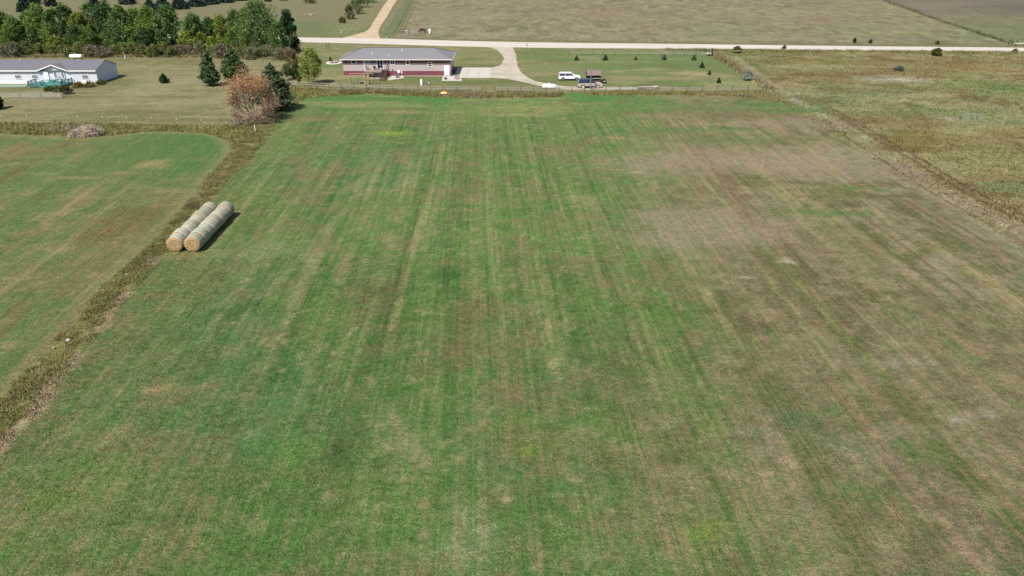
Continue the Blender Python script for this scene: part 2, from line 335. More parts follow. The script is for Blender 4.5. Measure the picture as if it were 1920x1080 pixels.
# the hay field
fd = sdf(PP, FIELD); m = ss(fd+.4*(n4-.5), -.2, .2)
t1 = fbm(U/1.25, V/30, 71, 3); t2 = fbm(U/3.6, V/55, 72, 3); t3 = fbm(U/9, V/60, 73, 3)
cf = np.tile(A(102, 132, 74), (len(PX), 1))
cf = mixc(cf, A(92, 130, 84), ss(n3*.6+n2*.4, .5, .62)*.6)                     # bluish clover
cf = mixc(cf, A(110, 140, 74), ss(1-n2*.6-n3*.4, .5, .62)*.55)                   # yellow green
cf = mixc(cf, A(84, 114, 60), ss(t2*.6+n1*.4, .52, .66)*.5)
cf = mixc(cf, A(122, 118, 80), ss(t3*.4+n2*.3+n1*.3, .53, .66)*.6)
mow = ss(PY, 32, 60)*ss(156-PY, 0, 14)
t0 = fbm(U/.62, V/34, 76, 2)
cf = mixc(cf, A(150, 150, 106), ss(t1*.5+n1*.5, .56, .7)*(.35+.65*mow)*.35)
cf = mixc(cf, A(166, 162, 118), ss(t0*.75+n2*.25, .6, .8)*mow*.5)
cf = mixc(cf, A(62, 96, 46), ss(1-t0*.75-.25*n1, .6, .78)*mow*.6)
cf = mixc(cf, A(66, 100, 48), ss(1-t1*.8-.2*n4, .58, .7)*mow*.4)
top = ss(PY, 146, 158); hz = fbm(PX/9, PY/1.6, 74, 3)
cf = mixc(cf, A(92, 138, 72), top*.55)
cf = mixc(cf, A(156, 156, 104), top*ss(hz, .52, .66)*ss(30-PX, 0, 20)*.75)
cf = mixc(cf, A(80, 138, 64), top*ss(1-hz, .5, .62)*.6)
n0 = fbm(PX/1.6, PY/1.3, 78, 4)
cf = mixc(cf, A(136, 132, 92), ss(n0*.6+n1*.4, .54, .68)*.45); cf = mixc(cf, A(76, 116, 56), ss(1-n0*.7-n1*.3, .54, .68)*.45); cf = mixc(cf, A(170, 160, 122), ss(fbm(PX/.9, PY/.8, 79, 3), .66, .82)*.55)
# dry right side
bx = PX-(9.8+(PY-30)*.118)+(n3-.5)*26+(n2-.5)*14+(t3-.5)*10
B = ss(bx+2, -7, 8)
cbn = np.tile(A(143, 134, 102), (len(PX), 1)); cbn = mixc(cbn, A(130, 118, 92), ss(n2*.6+t3*.4, .5, .62)*.8); cbn = mixc(cbn, A(106, 112, 70), ss(1-n1*.4-t2*.6, .5, .64)*.8)
cbn = mixc(cbn, A(158, 146, 124), ss(n3*.5+n1*.5, .49, .62)*.8); cbn = mixc(cbn, A(172, 158, 112), ss(t1, .56, .72)*mow*.35); cbn = mixc(cbn, A(108, 92, 68), ss(1-t1, .58, .74)*mow*.35)
cbn = mixc(cbn, A(88, 120, 66), ss(n2*.4+n1*.6, .57, .68)*.6); cbn = mixc(cbn, A(182, 166, 124), ss(t0*.8+n2*.2, .62, .8)*mow*.7); cbn = mixc(cbn, A(98, 88, 62), ss(1-t0*.8-.2*n2, .62, .8)*mow*.6)
cbn = mixc(cbn, A(170, 156, 124), ss(n0*.7+n2*.3, .54, .7)*.5); cbn = mixc(cbn, A(104, 96, 66), ss(1-n0, .56, .74)*.5)
cf = mixc(cf, cbn, B*.96)
cf = mixc(cf, A(122, 126, 80), ss(-PX-20-(PY-30)*.13+12*(n2-.5), 0, 9)*ss(120-PY, 0, 30)*.4)
cf = mixc(cf, A(130, 118, 86), ss(np.abs(fbm(PX/6, PY/6, 75)-.5), .13, .2)*.35)
c = mixc(c, cf, m); fm = m; weed *= 1-m; mead = mead*(1-m)*(1-weed)
TAN = A(190, 174, 134); LT = A(160, 156, 110); BR = A(126, 112, 82); PK = A(162, 146, 126); GR = A(80, 126, 62); YG = A(112, 146, 62); DK = A(62, 92, 44)
P_ = [(1330, 300, 14, 9, PK, .5), (1440, 305, 9, 5, PK, .8), (1560, 310, 9, 6, PK, .7), (1330, 415, 8, 8, PK, .75), (1300, 445, 7, 5, PK, .6), (1250, 300, 6, 5, PK, .5), (1380, 215, 14, 4, BR, .6), (1480, 232, 12, 5, PK, .55), (1230, 217, 7, 2, PK, .5),
      (1545, 400, 6, 1.2, A(92, 126, 66), .7), (1480, 394, 4, .9, A(92, 126, 66), .6), (1590, 352, 3, 1.2, A(110, 134, 68), .6), (1350, 238, 2.4, .8, A(66, 112, 56), .9), (1378, 242, 2.4, .7, A(66, 112, 56), .9), (1340, 205, 14, 2, A(88, 134, 70), .6), (1420, 196, 10, 2.5, A(88, 134, 70), .7), (1490, 208, 6, 2.5, A(90, 130, 66), .7), (1250, 245, 12, 3, A(86, 126, 70), .6), (1360, 262, 12, 3, A(96, 122, 74), .6),
      (1425, 333, 1.6, .5, DK, .9), (1478, 490, .55, .35, A(226, 218, 200), 1), (1470, 486, .4, .3, A(222, 212, 192), .9), (1490, 493, .3, .3, A(216, 206, 186), .8), (1400, 519, 1, .3, A(180, 172, 160), .7), (950, 937, .28, .28, TAN, 1), (1323, 850, .3, .45, A(198, 168, 134), 1), (1312, 832, .2, .5, TAN, .8),
      (1190, 323, 1.2, .3, A(196, 190, 170), .9), (1150, 318, 1.5, .4, LT, .7), (1157, 258, 2, .8, A(170, 150, 104), .8), (730, 250, 3.2, 1.2, A(140, 168, 60), .85), (838, 510, 1.5, 1.6, A(54, 112, 48), .9), (845, 525, .8, 2, A(54, 112, 48), .7),
      (900, 290, 1.3, 14, A(112, 102, 68), .5), (865, 320, .9, 10, BR, .4), (795, 400, .5, 12, A(172, 162, 116), .5), (812, 400, .3, 10, A(172, 162, 116), .5), (500, 470, 5, 6, A(140, 146, 106), .55),
      (1075, 370, 1, 3, LT, .8), (1110, 375, 1.2, 3, LT, .6), (1030, 620, .4, 2.2, A(172, 162, 118), .8), (1038, 680, .4, 1.2, A(180, 168, 124), .8), (290, 730, 2.2, .6, A(168, 152, 106), .75), (200, 820, .6, 1.2, A(168, 160, 112), .7),
      (690, 560, 2.5, 4, A(120, 110, 78), .5), (880, 600, 2, 4, A(120, 104, 72), .6), (870, 650, 1.6, 3, A(124, 110, 76), .5), (640, 830, 1.6, 2, A(58, 84, 44), .6), (560, 850, 2.5, 2, A(110, 146, 60), .4), (1010, 840, 1.4, 1, YG, .6), (960, 790, 2, 1.6, YG, .4),
      (1170, 810, 2, 1.8, A(106, 146, 66), .5), (1330, 800, 1.2, 2, A(104, 144, 64), .5), (1350, 850, 1.6, 1.4, GR, .6), (1320, 1000, 1.4, 1.2, YG, .7), (180, 880, 2.4, 1.4, A(104, 144, 66), .5), (120, 940, 2, 1.2, YG, .4), (740, 830, 1.2, 1, A(158, 150, 108), .6),
      (780, 870, 1, 1, A(160, 150, 110), .6), (880, 1010, 1.3, 1.5, A(150, 160, 120), .6), (870, 960, 1.2, 1.2, A(148, 154, 112), .5), (1500, 780, 2, 1.4, A(84, 116, 84), .6), (1560, 770, 1.2, .6, GR, .7), (1700, 680, 1.5, .8, A(176, 168, 152), .5), (1800, 785, .8, .5, A(186, 178, 164), .7),
      (1850, 775, 1, .5, A(182, 172, 156), .7), (1580, 840, 1.4, 1, A(124, 140, 106), .6), (1640, 860, 2, 1.2, PK, .5), (1740, 850, 3, 1.4, A(92, 122, 60), .6), (1600, 920, 1.6, .8, GR, .6), (1480, 870, .5, .5, TAN, .6), (1440, 890, .3, .3, TAN, .6), (683, 940, .15, .5, TAN, .7), (487, 990, .5, .5, A(170, 166, 124), .5),
      (560, 190, 4, 2, A(150, 146, 102), .6), (640, 192, 7, 1.5, A(160, 152, 104), .6), (760, 210, 9, 1, A(172, 162, 112), .6), (730, 198, 9, 2, A(160, 158, 104), .5), (960, 205, 9, 4, A(158, 158, 100), .55), (985, 215, 5, 1.5, A(170, 168, 112), .6), (620, 183, 12, 1.5, A(74, 132, 58), .6), (545, 205, 3, 3, A(130, 132, 88), .5),
      (10, 940, .8, .6, A(150, 136, 108), .6), (18, 975, .9, .4, A(156, 142, 112), .6), (850, 228, 2, .6, LT, .5), (840, 252, 4, .8, A(88, 116, 76), .5), (840, 1040, 2, .8, A(156, 158, 120), .5)]
c = patches(c, P_)
# bare pale edge between the field and the left weed strip
le = along(GA([(0, 850), (81, 768), (151, 670), (246, 552), (303, 484)]))
c = mixc(c, A(182, 162, 132), ss(.7-np.abs(le-.35+.6*(n4-.5)), 0, .4)*ss(n1, .48, .6)*.8)
# wheel ruts in the hay field: pairs of thin lines along the mowing direction
def U_(px, py): x, y = G(px, py); return x-y*math.tan(ang)
ruts = [(905, 262, 930, 560, A(124, 150, 96), .16, .7), (862, 300, 835, 560, A(70, 96, 50), .18, .5), (968, 340, 985, 560, A(150, 152, 104), .16, .5), (820, 262, 700, 690, A(72, 92, 54), .16, .75), (836, 262, 716, 690, A(168, 160, 118), .18, .6), (800, 262, 640, 760, A(152, 152, 108), .2, .4),
        (1065, 330, 1150, 600, A(160, 154, 108), .2, .55), (545, 262, 300, 620, A(150, 152, 110), .25, .4), (600, 290, 380, 640, A(160, 158, 112), .15, .5), (560, 300, 330, 620, A(68, 98, 52), .25, .5), (1500, 262, 1680, 430, A(172, 158, 114), .14, .6), (1400, 300, 1560, 470, A(168, 152, 112), .25, .6), (1300, 260, 1440, 460, A(108, 94, 70), .12, .5), (1450, 330, 1700, 560, A(112, 98, 72), .12, .45), (1260, 560, 1340, 760, A(90, 96, 58), .15, .6), (1500, 600, 1640, 800, A(172, 158, 118), .18, .6), (1050, 560, 1100, 780, A(148, 146, 104), .16, .5), (830, 560, 820, 870, A(128, 152, 92), .15, .6), (680, 700, 800, 860, A(160, 158, 118), .3, .4), (690, 780, 860, 900, A(158, 156, 114), .3, .4), (455, 600, 650, 390, A(150, 154, 112), .35, .4), (530, 560, 760, 330, A(146, 150, 106), .3, .35)]
for (x0, y0, x1, y1, cc_, wd, k) in ruts:
    a = np.array(G(x0, y0)); b = np.array(G(x1, y1)); e = b-a; t = ((PX-a[0])*e[0]+(PY-a[1])*e[1])/(e@e); tc_ = np.clip(t, 0, 1)
    d = np.hypot(PX-a[0]-tc_*e[0], PY-a[1]-tc_*e[1])+.15*(n4-.5)
    c = mixc(c, cc_, ss(wd*2.2-d, 0, wd*1.6)*k*ss(n1, .3, .5)*ss(np.minimum(t, 1-t), -.02, .08))
# fence-line ruts right of the lane (parallel dark lines)
for k in range(3): c = mixc(c, A(84, 84, 58), ss(.6-np.abs(lane-3.8-k*1.35+.4*(n1-.5)), 0, .5)*ss(PY, 266, 276)*(.35+.5*n2)*ss(430-PY, 0, 60))
dl = along(GA([(1655, 0), (1760, 38), (1895, 82)]))
c = mixc(c, A(86, 84, 60), ss(.8-np.abs(dl+.8*(n1-.5)), 0, .6)*ss(PY, 240, 250)*.7)
c = np.clip(c, .004, .8)
rough = np.clip(.35+.9*weed+.75*mead+.1*fm, 0, 1.3)
mowm = np.clip(fm*ss(156-PY, 0, 14)+lfm*.7, 0, 1); nx, ny = len(gx), len(gy)
idx = np.arange(nx*ny).reshape(ny, nx)
F4 = np.stack([idx[:-1, :-1], idx[:-1, 1:], idx[1:, 1:], idx[1:, :-1]], -1).reshape(-1, 4)
hgt = (.10*(n2-.5)+.5*(fbm(PX/60, PY/60, 5, 2)-.5)*ss(PY, 290, 420))
hgt = hgt*0+(.05*(n1-.5))*np.clip(weed+mead, 0, 1)
V3 = np.stack([PX, PY, hgt-.004], 1)

def ground_mat():
    m = bpy.data.materials.new('grass_ground'); m.use_nodes = True; t = m.node_tree; N = t.nodes; L = t.links; b = N['Principled BSDF']
    b.inputs['Roughness'].default_value = .95; b.inputs['Specular IOR Level'].default_value = .08
    tc = N.new('ShaderNodeTexCoord'); at = N.new('ShaderNodeAttribute'); at.attribute_name = 'Col'; ar = N.new('ShaderNodeAttribute'); ar.attribute_name = 'clump'
    def noise(sc, det=3, ro=.6, vec=None, seed=0):
        n = N.new('ShaderNodeTexNoise'); n.inputs['Scale'].default_value = sc; n.inputs['Detail'].default_value = det; n.inputs['Roughness'].default_value = ro
        mp = N.new('ShaderNodeMapping'); mp.inputs['Location'].default_value = (seed*13.1, seed*7.7, seed*3.3)
        if vec: mp.inputs['Scale'].default_value = vec; mp.inputs['Rotation'].default_value = (0, 0, math.radians(-2.6))
        L.new(tc.outputs['Object'], mp.inputs[0]); L.new(mp.outputs[0], n.inputs['Vector']); return n.outputs['Fac']
    def rng(x, a, b_, c_, d): r = N.new('ShaderNodeMapRange'); r.inputs[1].default_value = a; r.inputs[2].default_value = b_; r.inputs[3].default_value = c_; r.inputs[4].default_value = d; L.new(x, r.inputs[0]); return r.outputs[0]
    def mul(x, y):
        q = N.new('ShaderNodeMath'); q.operation = 'MULTIPLY'
        L.new(x, q.inputs[0])
        if isinstance(y, (int, float)): q.inputs[1].default_value = y
        else: L.new(y, q.inputs[1])
        return q.outputs[0]
    def mix(fac, a, bcol, typ='MIX'):
        q = N.new('ShaderNodeMix'); q.data_type = 'RGBA'; q.blend_type = typ
        if isinstance(fac, float): q.inputs[0].default_value = fac
        else: L.new(fac, q.inputs[0])
        L.new(a, q.inputs[6])
        if isinstance(bcol, tuple): q.inputs[7].default_value = bcol
        else: L.new(bcol, q.inputs[7])
        return q.outputs[2]
    col = at.outputs['Color']
    blade = noise(9, 4, .75, (1.0, .75, 1)); tuft = noise(2.6, 4, .65, None, 2); med = noise(.7, 4, .6, (1.6, .7, 1), 3); 
    aa = N.new('ShaderNodeAttribute'); aa.attribute_name = 'across'; sx = N.new('ShaderNodeSeparateXYZ'); L.new(tc.outputs['Object'], sx.inputs[0]); am = N.new('ShaderNodeAttribute'); am.attribute_name = 'mown'
    def lines(su, sv, seed, det=2):
        cx = N.new('ShaderNodeCombineXYZ'); L.new(mul(aa.outputs['Fac'], su), cx.inputs[0]); L.new(mul(sx.outputs['Y'], sv), cx.inputs[1]); cx.inputs[2].default_value = seed
        n = N.new('ShaderNodeTexNoise'); n.inputs['Scale'].default_value = 1; n.inputs['Detail'].default_value = det; n.inputs['Roughness'].default_value = .6; L.new(cx.outputs[0], n.inputs['Vector']); return n.outputs['Fac']
    strk = lines(2.6, .014, 3.3, 1); strk2 = lines(5.5, .02, 9.1, 1)
    def swath(period, off, wdt):
        a1 = N.new('ShaderNodeMath'); a1.operation = 'MULTIPLY_ADD'; L.new(aa.outputs['Fac'], a1.inputs[0]); a1.inputs[1].default_value = 1/period; a1.inputs[2].default_value = off+50
        wb_ = N.new('ShaderNodeMath'); wb_.operation = 'MULTIPLY_ADD'; L.new(lines(.3, .02, 21, 1), wb_.inputs[0]); wb_.inputs[1].default_value = .35; L.new(a1.outputs[0], wb_.inputs[2])
        fr = N.new('ShaderNodeMath'); fr.operation = 'FRACT'; L.new(wb_.outputs[0], fr.inputs[0]); sb = N.new('ShaderNodeMath'); sb.operation = 'SUBTRACT'; L.new(fr.outputs[0], sb.inputs[0]); sb.inputs[1].default_value = .5
        ab = N.new('ShaderNodeMath'); ab.operation = 'ABSOLUTE'; L.new(sb.outputs[0], ab.inputs[0]); return rng(ab.outputs[0], 0, wdt/period, 1, 0)
    pale = swath(2.9, 0, .2); dark = swath(2.9, .13, .22); brk = noise(.35, 4, .7, None, 9)
    # dry straw showing between the green, and fresh growth
    straw = N.new('ShaderNodeVectorMath'); straw.operation = 'MULTIPLY_ADD'; straw.inputs[1].default_value = (1.07, .88, .86); straw.inputs[2].default_value = (.055, .04, .026); L.new(col, straw.inputs[0])
    lush = N.new('ShaderNodeVectorMath'); lush.operation = 'MULTIPLY'; lush.inputs[1].default_value = (.66, .98, .62); L.new(col, lush.inputs[0])
    col2 = mix(mul(rng(tuft, .5, .7, 0, 1), .62), col, straw.outputs[0]); col2 = mix(mul(rng(tuft, .5, .32, 0, 1), .6), col2, lush.outputs[0])
    
    bmask = mul(am.outputs['Fac'], rng(brk, .42, .56, .15, 1))
    col2 = mix(mul(mul(rng(strk, .53, .59, 0, 1), bmask), .85), col2, straw.outputs[0]); col2 = mix(mul(mul(rng(strk, .46, .39, 0, 1), bmask), .75), col2, lush.outputs[0])
    col2 = mix(mul(mul(rng(strk2, .53, .6, 0, 1), bmask), .75), col2, straw.outputs[0]); col2 = mix(mul(mul(rng(strk2, .46, .34, 0, 1), bmask), .5), col2, lush.outputs[0])
    brk2 = rng(noise(.12, 4, .75, (1, .5, 1), 19), .44, .58, 0, 1); smk = mul(am.outputs['Fac'], brk2)
    col2 = mix(mul(mul(pale, smk), .95), col2, straw.outputs[0]); col2 = mix(mul(mul(dark, smk), .95), col2, lush.outputs[0])
    col2 = mix(mul(rng(noise(1.5, 4, .7, (1, 1, 1), 12), .54, .68, 0, 1), .55), col2, straw.outputs[0]); col2 = mix(mul(rng(noise(1.2, 4, .7, (1, 1, 1), 15), .46, .34, 0, 1), .5), col2, lush.outputs[0])
    col2 = mix(mul(rng(med, .52, .7, 0, 1), .4), col2, straw.outputs[0]); col2 = mix(mul(rng(med, .48, .3, 0, 1), .45), col2, lush.outputs[0])
    sc = N.new('ShaderNodeVectorMath'); sc.operation = 'SCALE'; L.new(col2, sc.inputs[0])
    q = N.new('ShaderNodeMath'); q.operation = 'MULTIPLY'; L.new(rng(blade, .3, .7, .38, 1.62), q.inputs[0]); L.new(rng(tuft, .3, .7, .8, 1.2), q.inputs[1])
    clp = noise(1.3, 5, .7, None, 6); cm_ = N.new('ShaderNodeMix'); L.new(ar.outputs['Fac'], cm_.inputs[0]); cm_.clamp_factor = False; cm_.inputs[2].default_value = 1.0; L.new(rng(clp, .32, .68, .6, 1.35), cm_.inputs[3])
    L.new(mul(q.outputs[0], cm_.outputs[0]), sc.inputs['Scale']); L.new(sc.outputs[0], b.inputs['Base Color'])
    bp = N.new('ShaderNodeBump'); bp.inputs['Distance'].default_value = .16; bp.inputs['Strength'].default_value = .9; L.new(blade, bp.inputs['Height'])
    bp2 = N.new('ShaderNodeBump'); bp2.inputs['Distance'].default_value = .3; bp2.inputs['Strength'].default_value = .55; L.new(tuft, bp2.inputs['Height']); L.new(bp.outputs[0], bp2.inputs['Normal']); L.new(bp2.outputs[0], b.inputs['Normal'])
    return m
GM = ground_mat()
cen = np.stack([PX[F4].mean(1), PY[F4].mean(1)], 1)
zone = np.zeros(len(F4), int)
near = (np.abs(cen[:, 0]) < 320) & (cen[:, 1] < 480)
for zi, poly in ((1, FIELD), (2, LFIELD), (3, LLAWN), (4, HYARD), (5, MEADOW)):
    s_ = (sdf(cen, poly) > 0) & near & (zone == 0); zone[s_] = zi
for zi, nm in enumerate(('ground', 'hay_field', 'stubble_field', 'lawn', 'yard', 'meadow')):
    f = F4[zone == zi]; uq, inv = np.unique(f.ravel(), return_inverse=True)
    o = npmesh(nm, V3[uq], inv, 4, c[uq], GM, None, {'clump': rough[uq], 'across': U[uq], 'mown': mowm[uq]}); tag(o, kind='structure')

# ------------------------------------------------------------------ gravel roads and slabs
def gravel(name, r, g, b, var=.1):
    m = MAT(name, A(r, g, b), .95, var, 1.2, spec=.1, bump=.03); t = m.node_tree; N = t.nodes; L = t.links; b_ = N['Principled BSDF']
    tc = N.new('ShaderNodeTexCoord'); mp = N.new('ShaderNodeMapping'); mp.inputs['Rotation'].default_value = (0, 0, math.radians(5.8)); mp2 = N.new('ShaderNodeMapping'); mp2.inputs['Scale'].default_value = (.03, .9, 1) if 'road' in name else (.25, .25, 1)
    n = N.new('ShaderNodeTexNoise'); n.inputs['Detail'].default_value = 4; n.inputs['Scale'].default_value = 1; L.new(tc.outputs['Object'], mp.inputs[0]); L.new(mp.outputs[0], mp2.inputs[0]); L.new(mp2.outputs[0], n.inputs['Vector'])
    r_ = N.new('ShaderNodeMapRange'); r_.inputs[1].default_value = .35; r_.inputs[2].default_value = .65; r_.inputs[3].default_value = .84; r_.inputs[4].default_value = 1.06; L.new(n.outputs['Fac'], r_.inputs[0])
    src = b_.inputs['Base Color'].links[0].from_socket; v = N.new('ShaderNodeVectorMath'); v.operation = 'SCALE'; L.new(src, v.inputs[0]); L.new(r_.outputs[0], v.inputs['Scale']); L.new(v.outputs[0], b_.inputs['Base Color']); return m
M_road = gravel('road_gravel', 226, 215, 202, .09); M_lane = gravel('lane_gravel', 212, 190, 158, .1); M_drive = gravel('drive_gravel', 206, 194, 174, .13)
M_conc = MAT('concrete', A(215, 208, 196), .8, .08, 1.5, spec=.2)
def resample(L, st):
    out = []
    for i in range(len(L)-1):
        a, b = np.array(L[i]), np.array(L[i+1]); n = max(1, int(np.hypot(*(b-a))/st))
        out += [a+(b-a)*k/n for k in range(n)]
    out.append(np.array(L[-1])); return out
def sheet(name, L1, L2, z, mat, edge=.35, smooth=True, seed=0):
    """strip between two traced lines; ragged verges; z a few mm above the ground"""
    a = curve(L1, 5) if smooth else np.array(L1); b = curve(L2, 5) if smooth else np.array(L2)
    pts = resample(a, 1.0)+resample(b, 1.0); rr = random.Random(seed)
    P = []
    for p in pts: P.append((p[0]+rr.uniform(-1, 1)*edge, p[1]+rr.uniform(-1, 1)*edge*.7, z))
    m = MB(); m.add(P, [tuple(range(len(P)))]); bm = bmesh.new(); vs = [bm.verts.new(p) for p in P]; f = bm.faces.new(vs); f.normal_update()
    if f.normal.z < 0: f.normal_flip()
    bmesh.ops.triangulate(bm, faces=[f], ngon_method='EAR_CLIP'); me = bpy.data.meshes.new(name); bm.to_mesh(me); bm.free(); me.materials.append(mat)
    o = bpy.data.objects.new(name, me); COL.objects.link(o); return tag(o, kind='structure')
sheet('road', ROAD, ROADB, .012, M_road, .22, True, 1)
sheet('lane', GA([(757, -32), (727.5, 0), (707, 30), (695, 50), (687, 58), (666, 65), (640, 71.5), (640, 74)]), GA([(715, 76), (712.5, 71), (710, 56), (726, 30), (744, 0), (768, -32)]), .008, M_lane, .25, True, 2)
sheet('driveway', GA([(880, 84.5), (905, 87.3), (922, 90), (933, 95), (941, 102), (944, 110), (942, 118), (935, 123.5), (920, 127.3)]),
      GA([(920, 145.6), (950, 148), (967, 151), (990, 156), (1010, 160.5), (1043, 166), (1080, 168), (1130, 168.6), (1205, 167.6), (1205, 164.2), (1150, 163), (1100, 162.6), (1060, 162), (1035, 158), (1003, 152), (987, 143.5), (976, 134), (970, 122), (968, 108), (966, 97), (961, 91), (962, 86)]), .008, M_drive, .2, False, 3)
M_backdrive = gravel('yard_gravel', 205, 188, 170, .2)
# concrete apron with joints
x0, y1 = G(859, 127); x1 = G(920, 127)[0]; y0 = G(900, 146)[1]
XHR = G(845, 143)[0]
apron = MB()
nxx = 3
for i in range(nxx):
    for j in range(2):
        ax = XHR+.9+(x1+.3-XHR-.9)*i/nxx; bx_ = XHR+.9+(x1+.3-XHR-.9)*(i+1)/nxx; ay = y0+(y1-y0)*j/2; by = y0+(y1-y0)*(j+1)/2
        apron.box(ax+.03, bx_-.03, ay+.03, by-.03, -.05, .06)
tag(apron.build('concrete_apron', M_conc), kind='structure')

# ------------------------------------------------------------------ foliage
M_leaf = MAT('foliage', None, .7, .2, 1.5, spec=.2, attr=True, transl=.25)
M_needle = MAT('needles', None, .8, .2, 2, spec=.15, attr=True, transl=.08)
M_bark = MAT('bark', (.11, .085, .065), .95, .3, 6, bump=.02); M_palebark = MAT('pale_bark', (.42, .39, .34), .9, .2, 6)
M_greybark = MAT('weathered_bark', (.2, .165, .14), .95, .3, 6)
def leaves(name, C, N_, size, cols, mat, parent, rs, elong=1.4, updown=0):
    """one quad per leaf clump: centres C (n,3), outward hints N_"""
    n = len(C); nrm = N_*.8+rs.normal(size=(n, 3)); nrm /= np.linalg.norm(nrm, axis=1)[:, None]
    a = np.cross(nrm, rs.normal(size=(n, 3))); a /= np.linalg.norm(a, axis=1)[:, None]; b = np.cross(nrm, a)
    s = size*(.6+.8*rs.random((n, 1))); a = a*s*elong*.5; b = b*s*.5
    V = np.stack([C-a, C+b*.9, C+a, C-b*.9], 1).reshape(-1, 3)
    return npmesh(name, V, np.arange(n*4), 4, np.repeat(cols, 4, 0), mat, parent)
def pal(rs, n, base, var=.25, lobe=None):
    k = 1+var*rs.normal(size=(n, 1))*.6; h = rs.random((n, 1))
    col = base*k*(1+np.array([[.18, .06, -.1]])*(h-.5)*2)
    if lobe is not None: col = col*lobe[:, None]
    return np.clip(col, .006, .7)
def deciduous(px, py, toppy, wpx, col, name='tree', label='', cat='tree', group=None, seed=0, n=4200, leaf=.34, bark=None, low=.12, shape=1.0, zofs=0, gaps=0.0, hscale=1.0):
    leaf = leaf*.82; n = int(n*1.35); col = col*np.array([1.1, 1.02, 1.0])
    rs = np.random.RandomState(seed+1000); x, y = G(px, py); s = S(py); dep = math.atan2(CAMH, y); h = (py-toppy)/s/math.cos(dep)*.97*hscale; w = wpx/s
    t = empty(name, (x, y, 0), 0, label, cat, group)
    nl = int(30+w*4); L = []
    for i in range(nl):
        z = low+(1-low)*rs.random()**.9; r = (math.sin(min(1, ((z-low)/(1-low))**1.05*.8+.18)*math.pi)**.65)*w*.42*shape*rs.random()**.35; a = rs.random()*6.283
        L.append((r*math.cos(a), r*math.sin(a), z*h*.9, w*(.07+.13*rs.random()**1.5), rs.uniform(.7, 1.25)))
    L.append((0, 0, h*.86, w*.16, 1.1)); L = np.array(L); L[:, 2] = np.minimum(L[:, 2], h-L[:, 3]*.7)
    k = rs.randint(0, len(L), n); d = rs.normal(size=(n, 3)); d /= np.linalg.norm(d, axis=1)[:, None]; rad = L[k, 3]*(.55+.5*rs.random(n))
    C = L[k, :3]+d*rad[:, None]*np.array([.95, .95, 1.15]); keep = C[:, 2] > h*low*.5
    C = C[keep]; d = d[keep]; k = k[keep]; C += rs.normal(size=C.shape)*.08
    leaves('crown', C, d+np.array([0, 0, .3]), leaf, pal(rs, len(C), col, .3, L[k, 4]), M_leaf, t, rs)
    tr = MB(); tr.tube([(0, 0, 0), (.03*w, 0, h*.25), (-.01*w, .02*w, h*.55), (0, 0, h*.85)], [max(.1, h*.022), h*.017, h*.011, .03], 8)
    for i in range(9):
        q = L[rs.randint(len(L))]; z0 = h*rs.uniform(.15, .5); tr.tube([(0, 0, z0), (q[0]*.5, q[1]*.5, (z0+q[2])/2+.1), tuple(q[:3])], [h*.009, h*.006, .02], 5)
    tr.build('trunk', bark or M_bark, t, smooth=True); return t
def conifer(px, py, toppy, wpx, col, name='pine_tree', label='', cat='tree', group=None, seed=0, n=5000, kind='pine', size=.3, low=.1, h=None, w=None, pos=None):
    rs = np.random.RandomState(seed+2000); x, y = pos or G(px, py); s = S(py); dep = math.atan2(CAMH, y); h = h or (py-toppy)/s/math.cos(dep)*.97; w = w or wpx/s
    t = empty(name, (x, y, 0), 0, label, cat, group); br = []; tr = MB(); tr.tube([(0, 0, 0), (0, 0, h*.5), (0, 0, h*.97)], [max(.03, h*.02), h*.013, .015], 7)
    nw = int(9+h*2.0)
    for i in range(nw):
        f = i/(nw-1.0); z = h*(low+(1-low)*f)*.97
        R = (w/2)*((1-f)**(.75 if kind == 'pine' else .95)*min(1, .62+f*3) + .04); nb = max(3, int(8-4*f)); a0 = rs.random()*6.28
        for k in range(nb):
            a = a0+6.283*k/nb+rs.normal()*.15; r = R*rs.uniform(.72, 1.12); up = (.28 if kind == 'pine' else -.12)*r
            br.append((0, 0, z, r*math.cos(a), r*math.sin(a), z+up+rs.normal()*.08, rs.uniform(.78, 1.22), r))
            if r > .5: tr.tube([(0, 0, z), (r*.8*math.cos(a), r*.8*math.sin(a), z+up*.8)], [.035*h/8, .01], 4, False)
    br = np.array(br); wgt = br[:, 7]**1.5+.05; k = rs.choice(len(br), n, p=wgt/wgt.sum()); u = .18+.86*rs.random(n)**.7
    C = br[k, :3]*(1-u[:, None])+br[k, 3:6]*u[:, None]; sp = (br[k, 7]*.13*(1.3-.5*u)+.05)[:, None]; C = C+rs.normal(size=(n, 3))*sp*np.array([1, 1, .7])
    C[:, 2] = np.maximum(C[:, 2], .05)
    out = C*np.array([1, 1, 0]); out /= np.linalg.norm(out, axis=1)[:, None]+1e-6
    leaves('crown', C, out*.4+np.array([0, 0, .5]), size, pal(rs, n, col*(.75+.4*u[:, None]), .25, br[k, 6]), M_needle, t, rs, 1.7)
    tr.build('trunk', M_bark, t, smooth=True); return t
ORD = ['first', 'second', 'third', 'fourth', 'fifth', 'sixth', 'seventh', 'eighth', 'ninth', 'tenth', 'eleventh', 'twelfth', 'thirteenth', 'fourteenth', 'fifteenth', 'sixteenth', 'seventeenth', 'eighteenth', 'nineteenth', 'twentieth',
       'twenty-first', 'twenty-second', 'twenty-third', 'twenty-fourth', 'twenty-fifth', 'twenty-sixth', 'twenty-seventh', 'twenty-eighth', 'twenty-ninth', 'thirtieth', 'thirty-first', 'thirty-second']
g1 = A(104, 132, 62, 1.35); g2 = A(86, 116, 60, 1.35); g3 = A(68, 98, 54, 1.3); g4 = A(130, 152, 62, 1.3)
